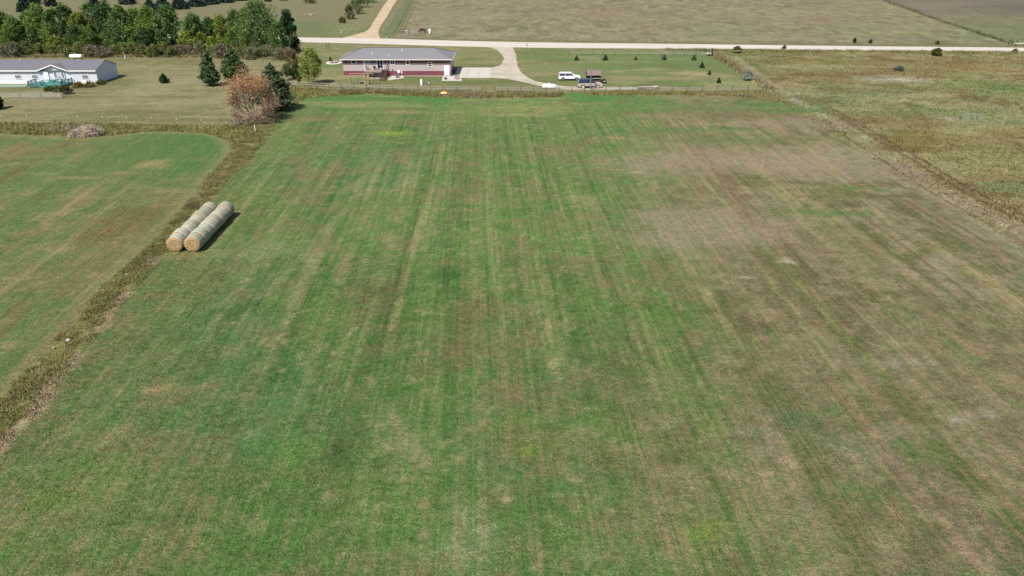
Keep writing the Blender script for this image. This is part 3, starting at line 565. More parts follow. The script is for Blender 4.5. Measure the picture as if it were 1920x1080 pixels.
# back treeline, left to right
rr = random.Random(5)
TL = [(-14, 84, 20, 60, g1), (14, 80, 22, 46, g1), (36, 86, 30, 44, g2), (62, 72, 22, 40, g2), (84, 84, 8, 56, g1), (112, 88, 14, 50, g2), (134, 83, 6, 50, g2), (158, 86, 24, 44, g4*.8), (182, 82, 4, 56, g2), (208, 84, 0, 56, g3), (236, 85, 10, 54, g2), (262, 82, 18, 62, g1),
      (287, 88, 12, 58, g1), (322, 80, 10, 50, g2*1.1), (366, 78, 26, 44, g2*1.15), (396, 76, 34, 34, g3*1.1), (420, 88, 30, 44, g4*.75), (446, 80, 20, 44, g2)]
for i, (px, py, ty, wp, cc_) in enumerate(TL):
    deciduous(px, py, ty, wp, cc_, 'tree', 'leafy green tree of the back treeline, %s from its left end' % ORD[i], 'tree', 'trees of the back treeline', i, 4200, .42, low=.02)
for i, (px, py, ty, wp, cc_) in enumerate([(26, 92, 42, 44, g1), (72, 93, 48, 36, g2), (100, 94, 44, 40, g1), (146, 94, 46, 44, g2), (172, 94, 52, 34, g1*.85), (222, 94, 40, 50, g2), (252, 94, 48, 36, g1), (276, 94, 50, 34, g3), (306, 92, 56, 30, g2), (445, 96, 52, 40, g1)]):
    deciduous(px, py, ty, wp, cc_, 'tree', 'lower green tree in the front row of the treeline, %s from its left end' % ORD[i], 'tree', 'front row of the treeline', 200+i, 2600, .36, low=.02)
# small bright trees under the treeline
for i, (px, py, ty, wp, k) in enumerate([(8, 90, 62, 40, .9), (108, 96, 68, 34, .9), (190, 92, 68, 34, .8), (350, 92, 58, 32, 1.1), (400, 94, 70, 34, 1.0), (428, 86, 62, 30, 1.15), (380, 88, 62, 26, .7)]):
    deciduous(px, py, ty, wp, g4*k, 'small_tree', 'low bright yellow-green tree between treeline and shrub hedge, %s from the left' % ORD[i], 'tree', 'low bright trees at the treeline', 40+i, 1500, .36, low=.05)
deciduous(492, 100, 2, 86, A(98, 124, 72, 1.35), 'tree', 'tallest broad pale-green tree near the right end of the treeline', 'tree', None, 60, 9000, .4, low=.08, hscale=1.0)
deciduous(466, 90, 14, 48, g1, 'tree', 'green tree just left of the tallest tree in the treeline', 'tree', None, 61, 3600, .4)
deciduous(545, 98, 18, 44, A(44, 76, 42, 1.2), 'tree', 'dark green upright tree closing the right end of the treeline', 'tree', None, 62, 6500, .36, low=.03, shape=.9)
deciduous(524, 104, 40, 46, g2, 'tree', 'lower green tree between the tallest tree and the dark end tree', 'tree', None, 63, 2600, .36, low=.04)
# shrub hedge
hc = [A(122, 124, 86), A(106, 118, 66), A(122, 126, 96), A(112, 126, 68), A(124, 120, 98)]
xs = -12; i = 0; HX = []
while xs < 545: HX.append(xs); xs += rr.uniform(14, 24)
for i, px in enumerate(HX):
    by = 106+ (px > 380)*(px-380)*.045; cc_ = [hc[0], hc[2], hc[1], hc[3], hc[4]][rr.randint(0, 4)]*1.35
    deciduous(px, by+rr.uniform(-4, 1), by-rr.uniform(16, 29), rr.uniform(24, 40), cc_, 'shrub', 'shrub in the olive-grey hedge below the treeline, %s from the left' % ORD[i], 'shrub', 'shrubs of the hedge behind the lawn', 80+i, 1500, .3, M_greybark, low=.0)
# trees on the lawn
pg = A(84, 102, 68, 1.2)
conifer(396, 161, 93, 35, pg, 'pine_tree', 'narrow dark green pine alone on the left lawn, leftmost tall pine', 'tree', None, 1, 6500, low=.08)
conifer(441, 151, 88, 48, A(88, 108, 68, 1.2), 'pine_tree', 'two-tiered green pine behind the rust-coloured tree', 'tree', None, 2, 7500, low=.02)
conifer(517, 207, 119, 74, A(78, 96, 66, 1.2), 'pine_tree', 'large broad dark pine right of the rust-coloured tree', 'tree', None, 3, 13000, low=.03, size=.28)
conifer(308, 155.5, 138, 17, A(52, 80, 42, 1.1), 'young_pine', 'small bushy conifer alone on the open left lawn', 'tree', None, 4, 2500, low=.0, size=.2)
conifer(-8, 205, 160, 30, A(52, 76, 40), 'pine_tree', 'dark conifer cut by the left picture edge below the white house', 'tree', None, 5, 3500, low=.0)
deciduous(585, 158, 90, 50, A(136, 152, 74, 1.35), 'maple_tree', 'yellow-green young tree with white trunk beside the rail fence', 'tree', None, 70, 5200, .26, M_palebark, low=.17)
deciduous(540, 150, 121, 24, A(82, 104, 58, 1.2), 'small_tree', 'small round dark tree left of the yellow-green tree', 'tree', None, 71, 1500, .22, low=.28)
deciduous(549, 140, 92, 40, A(128, 114, 76, 1.1), 'shrub', 'tall brown-olive bush at the right end of the hedge', 'shrub', None, 72, 2600, .26, M_greybark, low=.05)
deciduous(557, 146, 120, 26, A(66, 92, 42, 1.15), 'shrub', 'dark green bush behind the small round tree', 'shrub', None, 73, 1300, .24, low=.0)
deciduous(561, 156, 144, 9, A(104, 110, 60), 'shrub', 'knee-high olive bush left of the white-trunked tree', 'shrub', None, 74, 500, .16, low=.0)
# rust-coloured dying tree with visible limbs
def rust_tree():
    rs = np.random.RandomState(9); x, y = G(475, 228); t = empty('dying_tree', (x, y, 0), 0, 'rust-orange dying tree with bare lower limbs beside the dark pine', 'tree'); t.scale = (1, 1, .87)
    tr = MB(); tips = []
    def grow(p, d, l, r, dep):
        q = p+d*l; m_ = (p+q)/2+Vector(rs.normal(size=3))*l*.05
        tr.tube([p, m_, q], [r, r*.85, r*.68], 6 if dep < 3 else 4, False)
        if dep >= 2: tips.append((q, l, dep, p))
        if dep < 5:
            for k in range(3 if dep < 4 else 2):
                a = Vector(rs.normal(size=3)); a.z = a.z*.5+.3; nd = (d*1.15+a.normalized()*.78).normalized(); grow(q, nd, l*rs.uniform(.66, .82), r*.6, dep+1)
    for k, (dx, dy, dz, l) in enumerate([(-.55, .1, 1, 2.6), (-.2, -.2, 1, 2.8), (.15, .2, 1, 2.9), (.35, -.1, 1, 2.6), (.9, 0, .75, 2.4), (-.85, -.1, .9, 2.2), (0, .5, .9, 2.3), (0, 0, 1, 3.2), (1.1, -.3, .45, 1.9), (-1.0, -.3, .5, 1.7), (1.5, -.6, .12, 1.7), (-1.2, -.8, .15, 1.4), (.6, -1.2, .2, 1.4)]):
        grow(Vector((rs.normal()*.12, rs.normal()*.12, .9)), Vector((dx*.85, dy, dz*1.25)).normalized(), l*1.12, .11, 1)
    tr.tube([(0, 0, 0), (0, 0, 1.1)], [.34, .25], 9)
    tr.build('trunk', M_greybark, t, smooth=True)
    C = []; K = []
    for q, l, dep, p in tips:
        m_ = {2: 16, 3: 15, 4: 12, 5: 9}[dep]
        for _ in range(m_):
            u = rs.random(); b = q*u+p*(1-u)
            if b.z < 1.5 and rs.random() < .65: continue
            C.append(np.array(b)+rs.normal(size=3)*.42); K.append(min(1, max(0, (b.z-2)/6)))
    C = np.array(C); K = np.array(K)[:, None]
    col = (A(188, 158, 138)*(1-K)+A(214, 162, 116)*K)*1.25; col = col*(1+.25*rs.normal(size=(len(C), 1))); yel = rs.random(len(C)) < .12; col[yel] = A(160, 140, 66)
    C[:, :2] *= .9; C[:, 0] -= .35
    leaves('crown', C, rs.normal(size=C.shape), .15, np.clip(col, .01, .7), M_leaf, t, rs)
rust_tree()
# spruces beyond the road, top left
SPR = [(48, 22, -10, 30), (60, 8, -30, 34), (96, 12, -30, 24), (180, 20, -20, 26), (240, 8, -30, 30), (284, 27, -6, 34), (308, 22, -12, 36), (338, 17, -14, 34), (368, 12, -18, 34), (396, 8, -20, 32), (424, 5, -22, 30), (452, 1, -24, 28)]
for i, (px, py, ty, wp) in enumerate(SPR):
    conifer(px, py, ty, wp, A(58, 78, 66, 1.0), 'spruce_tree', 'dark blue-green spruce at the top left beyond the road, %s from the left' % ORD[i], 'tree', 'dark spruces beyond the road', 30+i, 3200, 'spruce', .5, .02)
# bushes along the lane and far field
for i, (px, py, ty, wp, cc_, lb) in enumerate([(656, 36, 8, 22, A(92, 100, 46, 1.1), 'olive bush nearest the road in the row beside the sandy lane'), (668, 26, -6, 34, g3, 'dark green tree in the row beside the sandy lane, next to the olive bush'),
        (680, 14, -18, 30, g2, 'dark green tree in the middle of the row beside the lane'), (692, 5, -26, 30, g3, 'farthest dark green tree of the row beside the lane'), (642, 43, 32, 14, A(112, 112, 56), 'low olive shrub at the near end of the lane row'),
        (581, 6, -8, 26, A(96, 96, 52, 1.1), 'round olive bush on the far green lawn by the top edge'), (503, 3, -6, 14, A(78, 86, 48), 'small dark bush at the top edge left of the round bush'), (530, 1, -10, 18, A(88, 84, 56), 'low brown bush at the top edge'),
        (1382, 99, 88, 18, A(98, 110, 56, 1.1), 'green bush by the road beside the logs at the yard corner'), (1602, 80.5, 71, 8, A(56, 82, 44), 'small dark round bush on the far road verge, left of a pair'), (1632, 81, 74, 8, A(82, 100, 54), 'small pale-green bush on the far road verge, right of a pair'),
        (1756, 105, 91.5, 21, A(88, 92, 44, 1.1), 'rounded dark olive bush on the near side of the road'), (1757, 83, 77, 9, A(118, 108, 66), 'tiny brown bush on the far verge right of the pair'), (1470, 92, 85, 9, A(120, 112, 72), 'small dry bush on the near road verge'), (1902, 99, 92, 12, A(116, 118, 74), 'dry olive shrub on the near verge at the right edge')]):
    deciduous(px, py, ty, wp, cc_, 'shrub', lb, 'shrub', None, 120+i, 1400 if wp > 12 else 600, .3 if wp > 12 else .2, low=.0)
# young conifers in the yard
for i, (px, py, ty, wp, cc_, lb) in enumerate([(1081, 113, 104.5, 9, A(56, 84, 50), 'young spruce in the yard behind the white car, leftmost of its row'), (1135, 113, 102, 12, A(50, 78, 48), 'bushy young spruce above the brown-roofed shed'), (1192, 112.8, 106.5, 6, A(62, 88, 46), 'smallest young spruce in the row by the back fence'),
        (1245, 112.5, 101, 11, A(84, 108, 104), 'blue-grey young spruce in the row by the back fence'), (1301, 112.8, 103, 11, A(72, 96, 54), 'green young spruce at the right end of the row by the back fence'), (1316, 127.2, 116, 10, A(52, 78, 44), 'pointed dark young spruce in the right part of the yard'),
        (1330, 140, 132.5, 7, A(96, 92, 62), 'thin brownish sapling on bare ground in the yard'), (1347.5, 155.5, 145.5, 8, A(58, 82, 44), 'pointed young spruce nearest the front fence on the right'), (1402, 150.5, 130, 20, A(142, 148, 134, 1.1), 'large silvery blue spruce outside the yard corner'),
        (1685, 133, 124, 20, A(84, 100, 88), 'low spreading blue-green bush in the right meadow'), (620, 115, 107, 6, A(56, 82, 50), 'tiny spruce in the rock bed left of the red house')]):
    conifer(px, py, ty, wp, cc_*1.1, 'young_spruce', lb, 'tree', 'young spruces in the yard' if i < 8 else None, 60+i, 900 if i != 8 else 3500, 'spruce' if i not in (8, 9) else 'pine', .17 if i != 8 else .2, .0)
# grey dry bush in the weed band and others
deciduous(170, 255, 236, 46, A(186, 178, 162, 1.6), 'dry_bush', 'pale grey dry thicket in the weed band above the left field', 'shrub', None, 150, 3800, .16, M_greybark, low=.0)
deciduous(142, 257, 245, 30, A(180, 170, 154, 1.6), 'dry_bush', 'low grey dry bush left of the pale thicket', 'shrub', None, 151, 1800, .15, M_greybark, low=.0)
for i, (px, py, wp, hh, cc_) in enumerate([(148, 164, 20, 10, A(136, 130, 76)), (168, 163, 24, 10, A(140, 132, 80)), (190, 158, 20, 7, A(92, 112, 54)), (112, 172, 26, 11, A(96, 110, 56)), (92, 170, 22, 8, A(88, 116, 54)), (128, 176, 20, 14, A(88, 84, 50))]):
    deciduous(px, py, py-hh, wp, cc_, 'garden_bush', 'flowerbed bush around the teal deck of the white house, %s in a scattered group' % ORD[i], 'shrub', 'flowerbed bushes at the teal deck', 160+i, 900, .2, low=.0)

# ------------------------------------------------------------------ rough vegetation (nobody could count it)
def tufts(name, P, h, spread, pals, seed, nb=7, wd=.07, kind='stuff', label=None, lean=1.1, blend=.6, gain=1.35):
    rs = np.random.RandomState(seed); n = len(P); k = rs.randint(0, len(pals), n); base = np.repeat(P, nb, 0)
    H = np.repeat(h*(.5+rs.random(n)), nb)*(.6+.6*rs.random(n*nb)); off = rs.normal(size=(n*nb, 2))*spread; b2 = base+off; a = rs.random(n*nb)*6.283; ln = lean*H*rs.random(n*nb)
    lean_ = lean; w_ = wd*(.6+.8*rs.random(n*nb)); ax = rs.random(n*nb)*3.1416
    v0 = np.stack([b2[:, 0]-np.cos(ax)*w_, b2[:, 1]-np.sin(ax)*w_, np.zeros(n*nb)], 1); v1 = np.stack([b2[:, 0]+np.cos(ax)*w_, b2[:, 1]+np.sin(ax)*w_, np.zeros(n*nb)], 1)
    v2 = np.stack([b2[:, 0]+np.cos(a)*ln, b2[:, 1]+np.sin(a)*ln, H], 1)
    V = np.stack([v0, v1, v2], 1).reshape(-1, 3); gi = np.clip(np.searchsorted(gy, P[:, 1]), 0, ny-1)*nx+np.clip(np.searchsorted(gx, P[:, 0]), 0, nx-1); gc = c[gi]*blend+np.array(pals)[k]*(1-blend); col = np.repeat(gc*gain, nb, 0)*(1+.2*rs.normal(size=(n*nb, 1))); col = np.repeat(np.clip(col, .01, .6), 3, 0)
    o = npmesh(name, V, np.arange(n*nb*3), 3, col, M_needle); return tag(o, label, 'grass' if label else None, kind=kind)
def scatter(poly, n, seed, cond=None):
    rs = np.random.RandomState(seed); poly = np.array(poly); lo = poly.min(0); hi = poly.max(0); out = []
    while sum(len(q) for q in out) < n:
        p = lo+(hi-lo)*rs.random((n*2, 2)); p = p[sdf(p, poly) > 0]
        if cond is not None: p = p[cond(p)]
        out.append(p)
    return np.vstack(out)[:n]
inF = lambda p: (sdf(p, FIELD) < .1) & (sdf(p, LFIELD) < .1)
WP1 = [A(118, 112, 62), A(98, 98, 50), A(148, 138, 84), A(134, 118, 78), A(86, 92, 46), A(160, 148, 108)]
strip = np.vstack([GA([(440, 250), (520, 224), (514, 240), (480, 287), (445, 317), (400, 368), (303, 480), (246, 547), (151, 663), (81, 761), (0, 842), (-80, 925), (-80, 830), (0, 747), (102, 642), (197, 533), (260, 480), (345, 390), (395, 325), (430, 290), (438, 270)])])
tufts('strip_weeds', scatter(strip, 7000, 1, lambda p: inF(p) & (fbm(p[:, 0]/1.2, p[:, 1]/1.2, 66) > .4+.12*np.random.RandomState(2).random(len(p)))), .17, .2, WP1, 1, 9, .04, lean=1.9, blend=.72, gain=1.35, label='olive weeds growing in the strip between the two fields')
band = GA([(-60, 229), (120, 230), (450, 236), (480, 222), (505, 200), (530, 172), (548, 163), (600, 166), (640, 178), (570, 187), (532, 215), (520, 240), (445, 270), (425, 262), (390, 250), (300, 246), (187, 256), (0, 250), (-60, 250)])
tufts('band_weeds', scatter(band, 5000, 2, inF), .26, .25, WP1+[A(150, 146, 70)], 2, 8, .08, lean=1.9, blend=.75, gain=1.5, label='olive and rusty weeds in the band above the left field')
fband = GA([(640, 168), (760, 171.5), (880, 173.5), (1000, 175), (1058, 175), (1045, 182), (860, 183.5), (780, 180), (700, 176), (640, 178)])
tufts('fence_weeds', scatter(fband, 2600, 3), .38, .25, [A(150, 138, 90), A(170, 154, 116), A(96, 106, 56), A(76, 98, 48), A(136, 120, 90)], 3, 8, .09, label='straw-coloured weeds along the front rail fence by the red house')
fband2 = GA([(1098, 174), (1162, 172), (1260, 172.5), (1435, 171), (1480, 195), (1450, 190), (1400, 181.5), (1300, 178), (1115, 178)])
tufts('fence_weeds', scatter(fband2, 2600, 4), .36, .25, [A(160, 150, 88), A(176, 162, 108), A(96, 112, 56), A(132, 124, 70)], 4, 8, .09, label='yellow-green weeds along the front rail fence right of the pole')
mc = np.vstack([GA([(1340, 107), (1360, 96), (1700, 100), (1990, 105)]), GA([(1990, 480), (1920, 462), (1550, 246), (1470, 194), (1440, 170)])])
dens = lambda p: (sdf(p, FIELD) < -.2) & (np.random.RandomState(3).random(len(p)) < (.25+ss(fbm(p[:, 0]/9, p[:, 1]/7, 55), .4, .6)))
tufts('meadow_grass', scatter(mc, 15000, 5, dens), .22, .45, [A(150, 140, 94), A(124, 116, 70), A(170, 160, 122), A(112, 118, 62), A(134, 112, 76), A(172, 166, 132)], 5, 6, .075, blend=.93, gain=1.15, lean=1.7, label='tall mixed grass and weeds covering the right meadow')
dg = GA([(1336, 103), (1346, 103), (1452, 168), (1436, 168)])
tufts('fence_weeds', scatter(dg, 1500, 6), .7, .3, [A(150, 128, 92), A(160, 148, 96), A(112, 100, 66), A(134, 112, 90)], 6, 8, .1, label='brown weeds under the wire fence on the right side of the yard')
hb = GA([(-60, 109), (0, 108), (380, 108), (560, 115), (560, 110), (380, 103), (0, 103), (-60, 103)])
tufts('hedge_grass', scatter(hb, 2600, 7), .5, .3, [A(126, 124, 66), A(140, 112, 80), A(104, 110, 54)], 7, 8, .12, label='rough grass and weeds at the foot of the shrub hedge')
# mown hay field tufts close to the camera (short grass that catches light)
np_ = scatter(FIELD[::2], 34000, 8, lambda p: (p[:, 1] < 75) & (np.abs(p[:, 0]) < 40) & (np.random.RandomState(9).random(len(p)) < .2+.8*ss(fbm(p[:, 0]/2.2, p[:, 1]/2.2, 91), .42, .6)))
tufts('field_grass', np_, .085, .08, [A(92, 128, 66), A(80, 116, 58), A(112, 134, 76), A(138, 134, 94)], 8, 6, .022, label='short green regrowth over the near part of the hay field', lean=1.6, blend=.85, gain=1.3)
vb = GA([(1240, 92.5), (1920, 98.5), (1990, 99), (1990, 103), (1560, 99), (1345, 97)])
tufts('verge_grass', scatter(vb, 2600, 10), .5, .3, [A(124, 118, 76), A(146, 138, 92), A(108, 106, 64)], 10, 7, .1, label='rough grass on the near road verge right of the yard')

dfl = GA([(1655, 0), (1760, 38), (1895, 82)]); dfp = np.vstack([dfl+np.array([.8, 0]), (dfl-np.array([.8, 0]))[::-1]])
tufts('fence_weeds', scatter(dfp, 700, 11), .6, .25, [A(96, 96, 60), A(150, 144, 110), A(110, 106, 74)], 11, 8, .14, label='scrubby weeds along the diagonal fence in the far pasture')
# ------------------------------------------------------------------ hay bales
M_net = bpy.data.materials.new('net_wrapped_hay'); M_net.use_nodes = True
def _net():
    t = M_net.node_tree; N = t.nodes; L = t.links; b = N['Principled BSDF']; b.inputs['Roughness'].default_value = .85; b.inputs['Specular IOR Level'].default_value = .15
    tc = N.new('ShaderNodeTexCoord'); mp = N.new('ShaderNodeMapping'); mp.inputs['Scale'].default_value = (1.5, 7, 1.5); L.new(tc.outputs['Object'], mp.inputs[0])
    n = N.new('ShaderNodeTexNoise'); n.inputs['Scale'].default_value = 1.6; n.inputs['Detail'].default_value = 5; L.new(mp.outputs[0], n.inputs['Vector'])
    r = N.new('ShaderNodeValToRGB'); e = r.color_ramp.elements; e[0].position = .3; e[0].color = (*A(154, 154, 128), 1); e[1].position = .7; e[1].color = (*A(222, 217, 194, 1.05), 1)
    oi = N.new('ShaderNodeObjectInfo'); hs = N.new('ShaderNodeHueSaturation'); mr = N.new('ShaderNodeMapRange'); mr.inputs[3].default_value = .74; mr.inputs[4].default_value = 1.1
    L.new(oi.outputs['Random'], mr.inputs[0]); L.new(mr.outputs[0], hs.inputs['Value']); L.new(n.outputs['Fac'], r.inputs[0]); L.new(r.outputs[0], hs.inputs['Color']); L.new(hs.outputs[0], b.inputs['Base Color'])
_net()
M_hay = bpy.data.materials.new('hay_end'); M_hay.use_nodes = True
def _hay():
    t = M_hay.node_tree; N = t.nodes; L = t.links; b = N['Principled BSDF']; b.inputs['Roughness'].default_value = .95; b.inputs['Specular IOR Level'].default_value = .05
    tc = N.new('ShaderNodeTexCoord'); mp = N.new('ShaderNodeMapping'); mp.inputs['Rotation'].default_value = (math.pi/2, 0, 0); L.new(tc.outputs['Object'], mp.inputs[0])
    wv = N.new('ShaderNodeTexWave'); wv.wave_type = 'RINGS'; wv.rings_direction = 'SPHERICAL'; wv.inputs['Scale'].default_value = 1.6; wv.inputs['Distortion'].default_value = 6; wv.inputs['Detail'].default_value = 4; wv.inputs['Detail Scale'].default_value = 3; L.new(tc.outputs['Object'], wv.inputs['Vector'])
    n = N.new('ShaderNodeTexNoise'); n.inputs['Scale'].default_value = 5; n.inputs['Detail'].default_value = 6; L.new(tc.outputs['Object'], n.inputs['Vector'])
    m1 = N.new('ShaderNodeMix'); m1.inputs[0].default_value = .86; L.new(wv.outputs['Fac'], m1.inputs[2]); L.new(n.outputs['Fac'], m1.inputs[3])
    r = N.new('ShaderNodeValToRGB'); e = r.color_ramp.elements; e[0].position = .3; e[0].color = (*A(160, 126, 88), 1); e[1].position = .68; e[1].color = (*A(222, 190, 140), 1); L.new(m1.outputs[0], r.inputs[0]); L.new(r.outputs[0], b.inputs['Base Color'])
_hay()
def bale_mesh(seed):
    rr_ = random.Random(seed); R = .93; Lh = .74; n = 36; w1 = MB(); w2 = MB()
    ph = rr_.random()*6; rad = lambda a: R*(1+.012*math.sin(3*a+ph)+.01*math.sin(7*a)-.03*max(0, -math.sin(a))**6)
    prof = [(-Lh+.01, .955), (-Lh+.07, 1.0), (-Lh*.4, 1.012), (0, .995), (Lh*.4, 1.012), (Lh-.07, 1.0), (Lh-.01, .955)]
    vs = []; fs = []
    for (y, k) in prof:
        for i in range(n): a = 2*math.pi*i/n; vs.append((rad(a)*k*math.cos(a), y, R+rad(a)*k*math.sin(a)*(1 if math.sin(a) > -.97 else .985)))
    for j in range(len(prof)-1):
        for i in range(n): i2 = (i+1) % n; fs.append((j*n+i, j*n+i2, (j+1)*n+i2, (j+1)*n+i))
    w1.add(vs, fs)
    prof2 = [(-Lh-.02, .0), (-Lh-.02, .6), (-Lh, .9), (-Lh+.03, .95), (Lh-.03, .95), (Lh, .9), (Lh+.02, .6), (Lh+.02, 0)]; vs = []; fs = []
    for (y, k) in prof2:
        for i in range(n): a = 2*math.pi*i/n; kk = k*(1+.02*rr_.uniform(-1, 1)); vs.append((rad(a)*kk*math.cos(a), y+(.02*rr_.uniform(-1, 1) if k else 0), R+rad(a)*kk*math.sin(a)))
    for j in range(len(prof2)-1):
        for i in range(n): i2 = (i+1) % n; fs.append((j*n+i, j*n+i2, (j+1)*n+i2, (j+1)*n+i))
    w2.add(vs, fs); return w1, w2
protos = []
rowang = math.radians(1.0)
bn = 0; POS = ['front', 'second', 'third', 'fourth', 'fifth', 'sixth', 'seventh', 'rear']
def bale_proto(seed):
    t = empty('hay_bale', (0, 0, 0)); a, b = bale_mesh(seed)
    h = b.build('hay', M_hay, t, smooth=True); h.data.transform(Matrix.Translation((0, 0, -.95))); h.location = (0, 0, .95)
    a.build('net_wrap', M_net, t, smooth=True); return t
pr = [bale_proto(s) for s in range(3)]; used = [False]*3
fl = G(341, 473.5); fr_ = G(361+14, 474.5)
f_left = Vector((G(339, 473)[0]-.66, G(339, 473)[1]+.78)); f_right = Vector((G(371.5, 473)[0]-.56, G(371.5, 473)[1]+.72))
for row, (st, lbl) in enumerate(((f_left, 'left'), (f_right, 'right'))):
    p = st.copy()
    for k in range(8):
        kk = (k*2+row) % 3
        if not used[kk]: o = pr[kk]; used[kk] = True
        else: o = copy_tree(pr[kk])
        jit = random.Random(row*10+k)
        o.location = (p.x+jit.uniform(-.06, .06), p.y, 0); o.rotation_euler = (0, 0, rowang+jit.uniform(-.03, .03)); sc_ = jit.uniform(.93, 1.05); o.scale = (sc_*jit.uniform(.99, 1.05), 1, sc_*jit.uniform(.95, 1.0))
        pos = POS[k]
        tag(o, 'net-wrapped round hay bale, %s in the %s row%s' % (pos+' one' if k in (0, 7) else pos+' from the front', lbl, ', its end facing the camera' if k == 0 else ''), 'hay bale', 'round hay bales in two rows')
        p += Vector((-math.sin(rowang), math.cos(rowang)))*1.5

lh = np.array([(f_left.x-1.6, f_left.y-1.9), (f_right.x+1.6, f_right.y-1.9), (f_right.x+.9, f_right.y+12.6), (f_left.x-2.0, f_left.y+12.6)])
tufts('loose_hay', scatter(lh, 420, 21), .06, .2, [A(206, 182, 130), A(184, 160, 110)], 21, 6, .04, label='loose straw scattered on the ground around the hay bales', lean=3.0, blend=.2, gain=1.2)
# ------------------------------------------------------------------ common small materials
M_white = MAT('white_paint', (.8, .8, .8), .5, .03); M_offw = MAT('off_white', (.62, .6, .57), .6, .08); M_dark = MAT('dark_plastic', (.02, .02, .022), .5, .1); M_black = MAT('black_rubber', (.016, .016, .017), .8, .1)
M_glass = MAT('window_glass', (.03, .035, .045), .08, .1, spec=.8); M_wood = MAT('grey_wood', A(176, 166, 148), .9, .2, 4); M_brown = MAT('brown_wood', A(120, 92, 72), .9, .2, 4); M_dkw = MAT('dark_post', A(92, 80, 66), .9, .2, 4)
M_steel = MAT('galvanised', (.35, .36, .37), .45, .1, metal=.6); M_tanw = MAT('tan_lumber', A(206, 176, 138), .9, .12, 4); M_stone = MAT('stone', A(176, 158, 138), .95, .25, 2)

def rib_mat(name, col, per=.3, axis='X', depth=.15, rough=.5, var=.05, metal=0.0, dist=.03, spec=.4):
    m = MAT(name, col, rough, var, .8, metal, spec); t = m.node_tree; N = t.nodes; L = t.links; b = N['Principled BSDF']
    wv = N.new('ShaderNodeTexWave'); wv.bands_direction = axis; wv.inputs['Scale'].default_value = 6.2832/20/per*1.0; wv.wave_profile = 'SIN'
    tc = N.new('ShaderNodeTexCoord'); L.new(tc.outputs['Object'], wv.inputs['Vector'])
    r = N.new('ShaderNodeMapRange'); r.inputs[1].default_value = .75; r.inputs[2].default_value = 1.0; r.inputs[3].default_value = 1; r.inputs[4].default_value = 1-depth; L.new(wv.outputs['Fac'], r.inputs[0])
    src = b.inputs['Base Color'].links[0].from_socket; v = N.new('ShaderNodeVectorMath'); v.operation = 'SCALE'; L.new(src, v.inputs[0]); L.new(r.outputs[0], v.inputs['Scale']); L.new(v.outputs[0], b.inputs['Base Color'])
    bp = N.new('ShaderNodeBump'); bp.inputs['Distance'].default_value = dist; bp.inputs['Strength'].default_value = 1; L.new(wv.outputs['Fac'], bp.inputs['Height']); L.new(bp.outputs[0], b.inputs['Normal']); return m
M_lsid = rib_mat('pale_rib_siding', A(220, 203, 203), .45, 'X', .12); M_rsid = rib_mat('maroon_siding', A(150, 84, 98), .45, 'X', .15); M_roofm = rib_mat('grey_metal_roof', A(151, 149, 150), .42, 'X', .22, .5, .05, 0, .05, .4)
M_roofs = rib_mat('grey_metal_roof_side', A(151, 149, 150), .42, 'Y', .22, .5, .05, 0, .05, .4); M_trimr = MAT('maroon_trim', A(150, 104, 108), .6, .05); M_foot = MAT('foundation', A(196, 178, 164), .9, .1)
M_wsid = rib_mat('white_lap_siding', (.62, .645, .7), .22, 'Z', .12, .6, .03); M_shing = MAT('grey_shingles', A(124, 122, 130), .9, .14, 3, bump=.02); M_teal = MAT('teal_paint', A(86, 148, 144), .7, .15, 3)
M_glass2 = MAT('pale_window_glass', (.19, .2, .22), .15, .1, spec=.6)
M_curt = MAT('pale_blind', (.5, .5, .5), .8, .05)

def window(parent, x0, x1, z0, z1, Y, sash='double', curt=False, fw=.15, name='window'):
    """window in a wall facing -Y at wall plane Y (parent local coordinates)"""
    fr = MB(); fr.box(x0-fw, x1+fw, Y-.07, Y+.02, z1, z1+fw); fr.box(x0-fw, x1+fw, Y-.09, Y+.02, z0-fw, z0)
    fr.box(x0-fw, x0, Y-.07, Y+.02, z0, z1); fr.box(x1, x1+fw, Y-.07, Y+.02, z0, z1)
    zm = (z0+z1)/2; xm = (x0+x1)/2
    if sash == 'double': fr.box(x0, x1, Y-.05, Y+.01, zm-.035, zm+.035)
    if sash == 'slide': fr.box(xm-.04, xm+.04, Y-.05, Y+.01, z0, z1)
    if sash == 'triple':
        for q in (x0+(x1-x0)*.28, x0+(x1-x0)*.72): fr.box(q-.04, q+.04, Y-.05, Y+.01, z0, z1)
    o = fr.build(name, M_white, parent)
    g = MB(); g.box(x0, x1, Y-.03, Y-.005, z0, z1); g.build('pane', M_glass2 if curt else M_glass, o)
    if curt == 'top': MB().box(x0+.02, x1-.02, Y-.038, Y-.032, zm+.06, z1-.08).build('blind', M_curt, o)
    if curt == 'mid': MB().box(x0+(x1-x0)*.3, x0+(x1-x0)*.7, Y-.038, Y-.032, z0+.25, z1-.1).build('blind', M_curt, o)
    return o

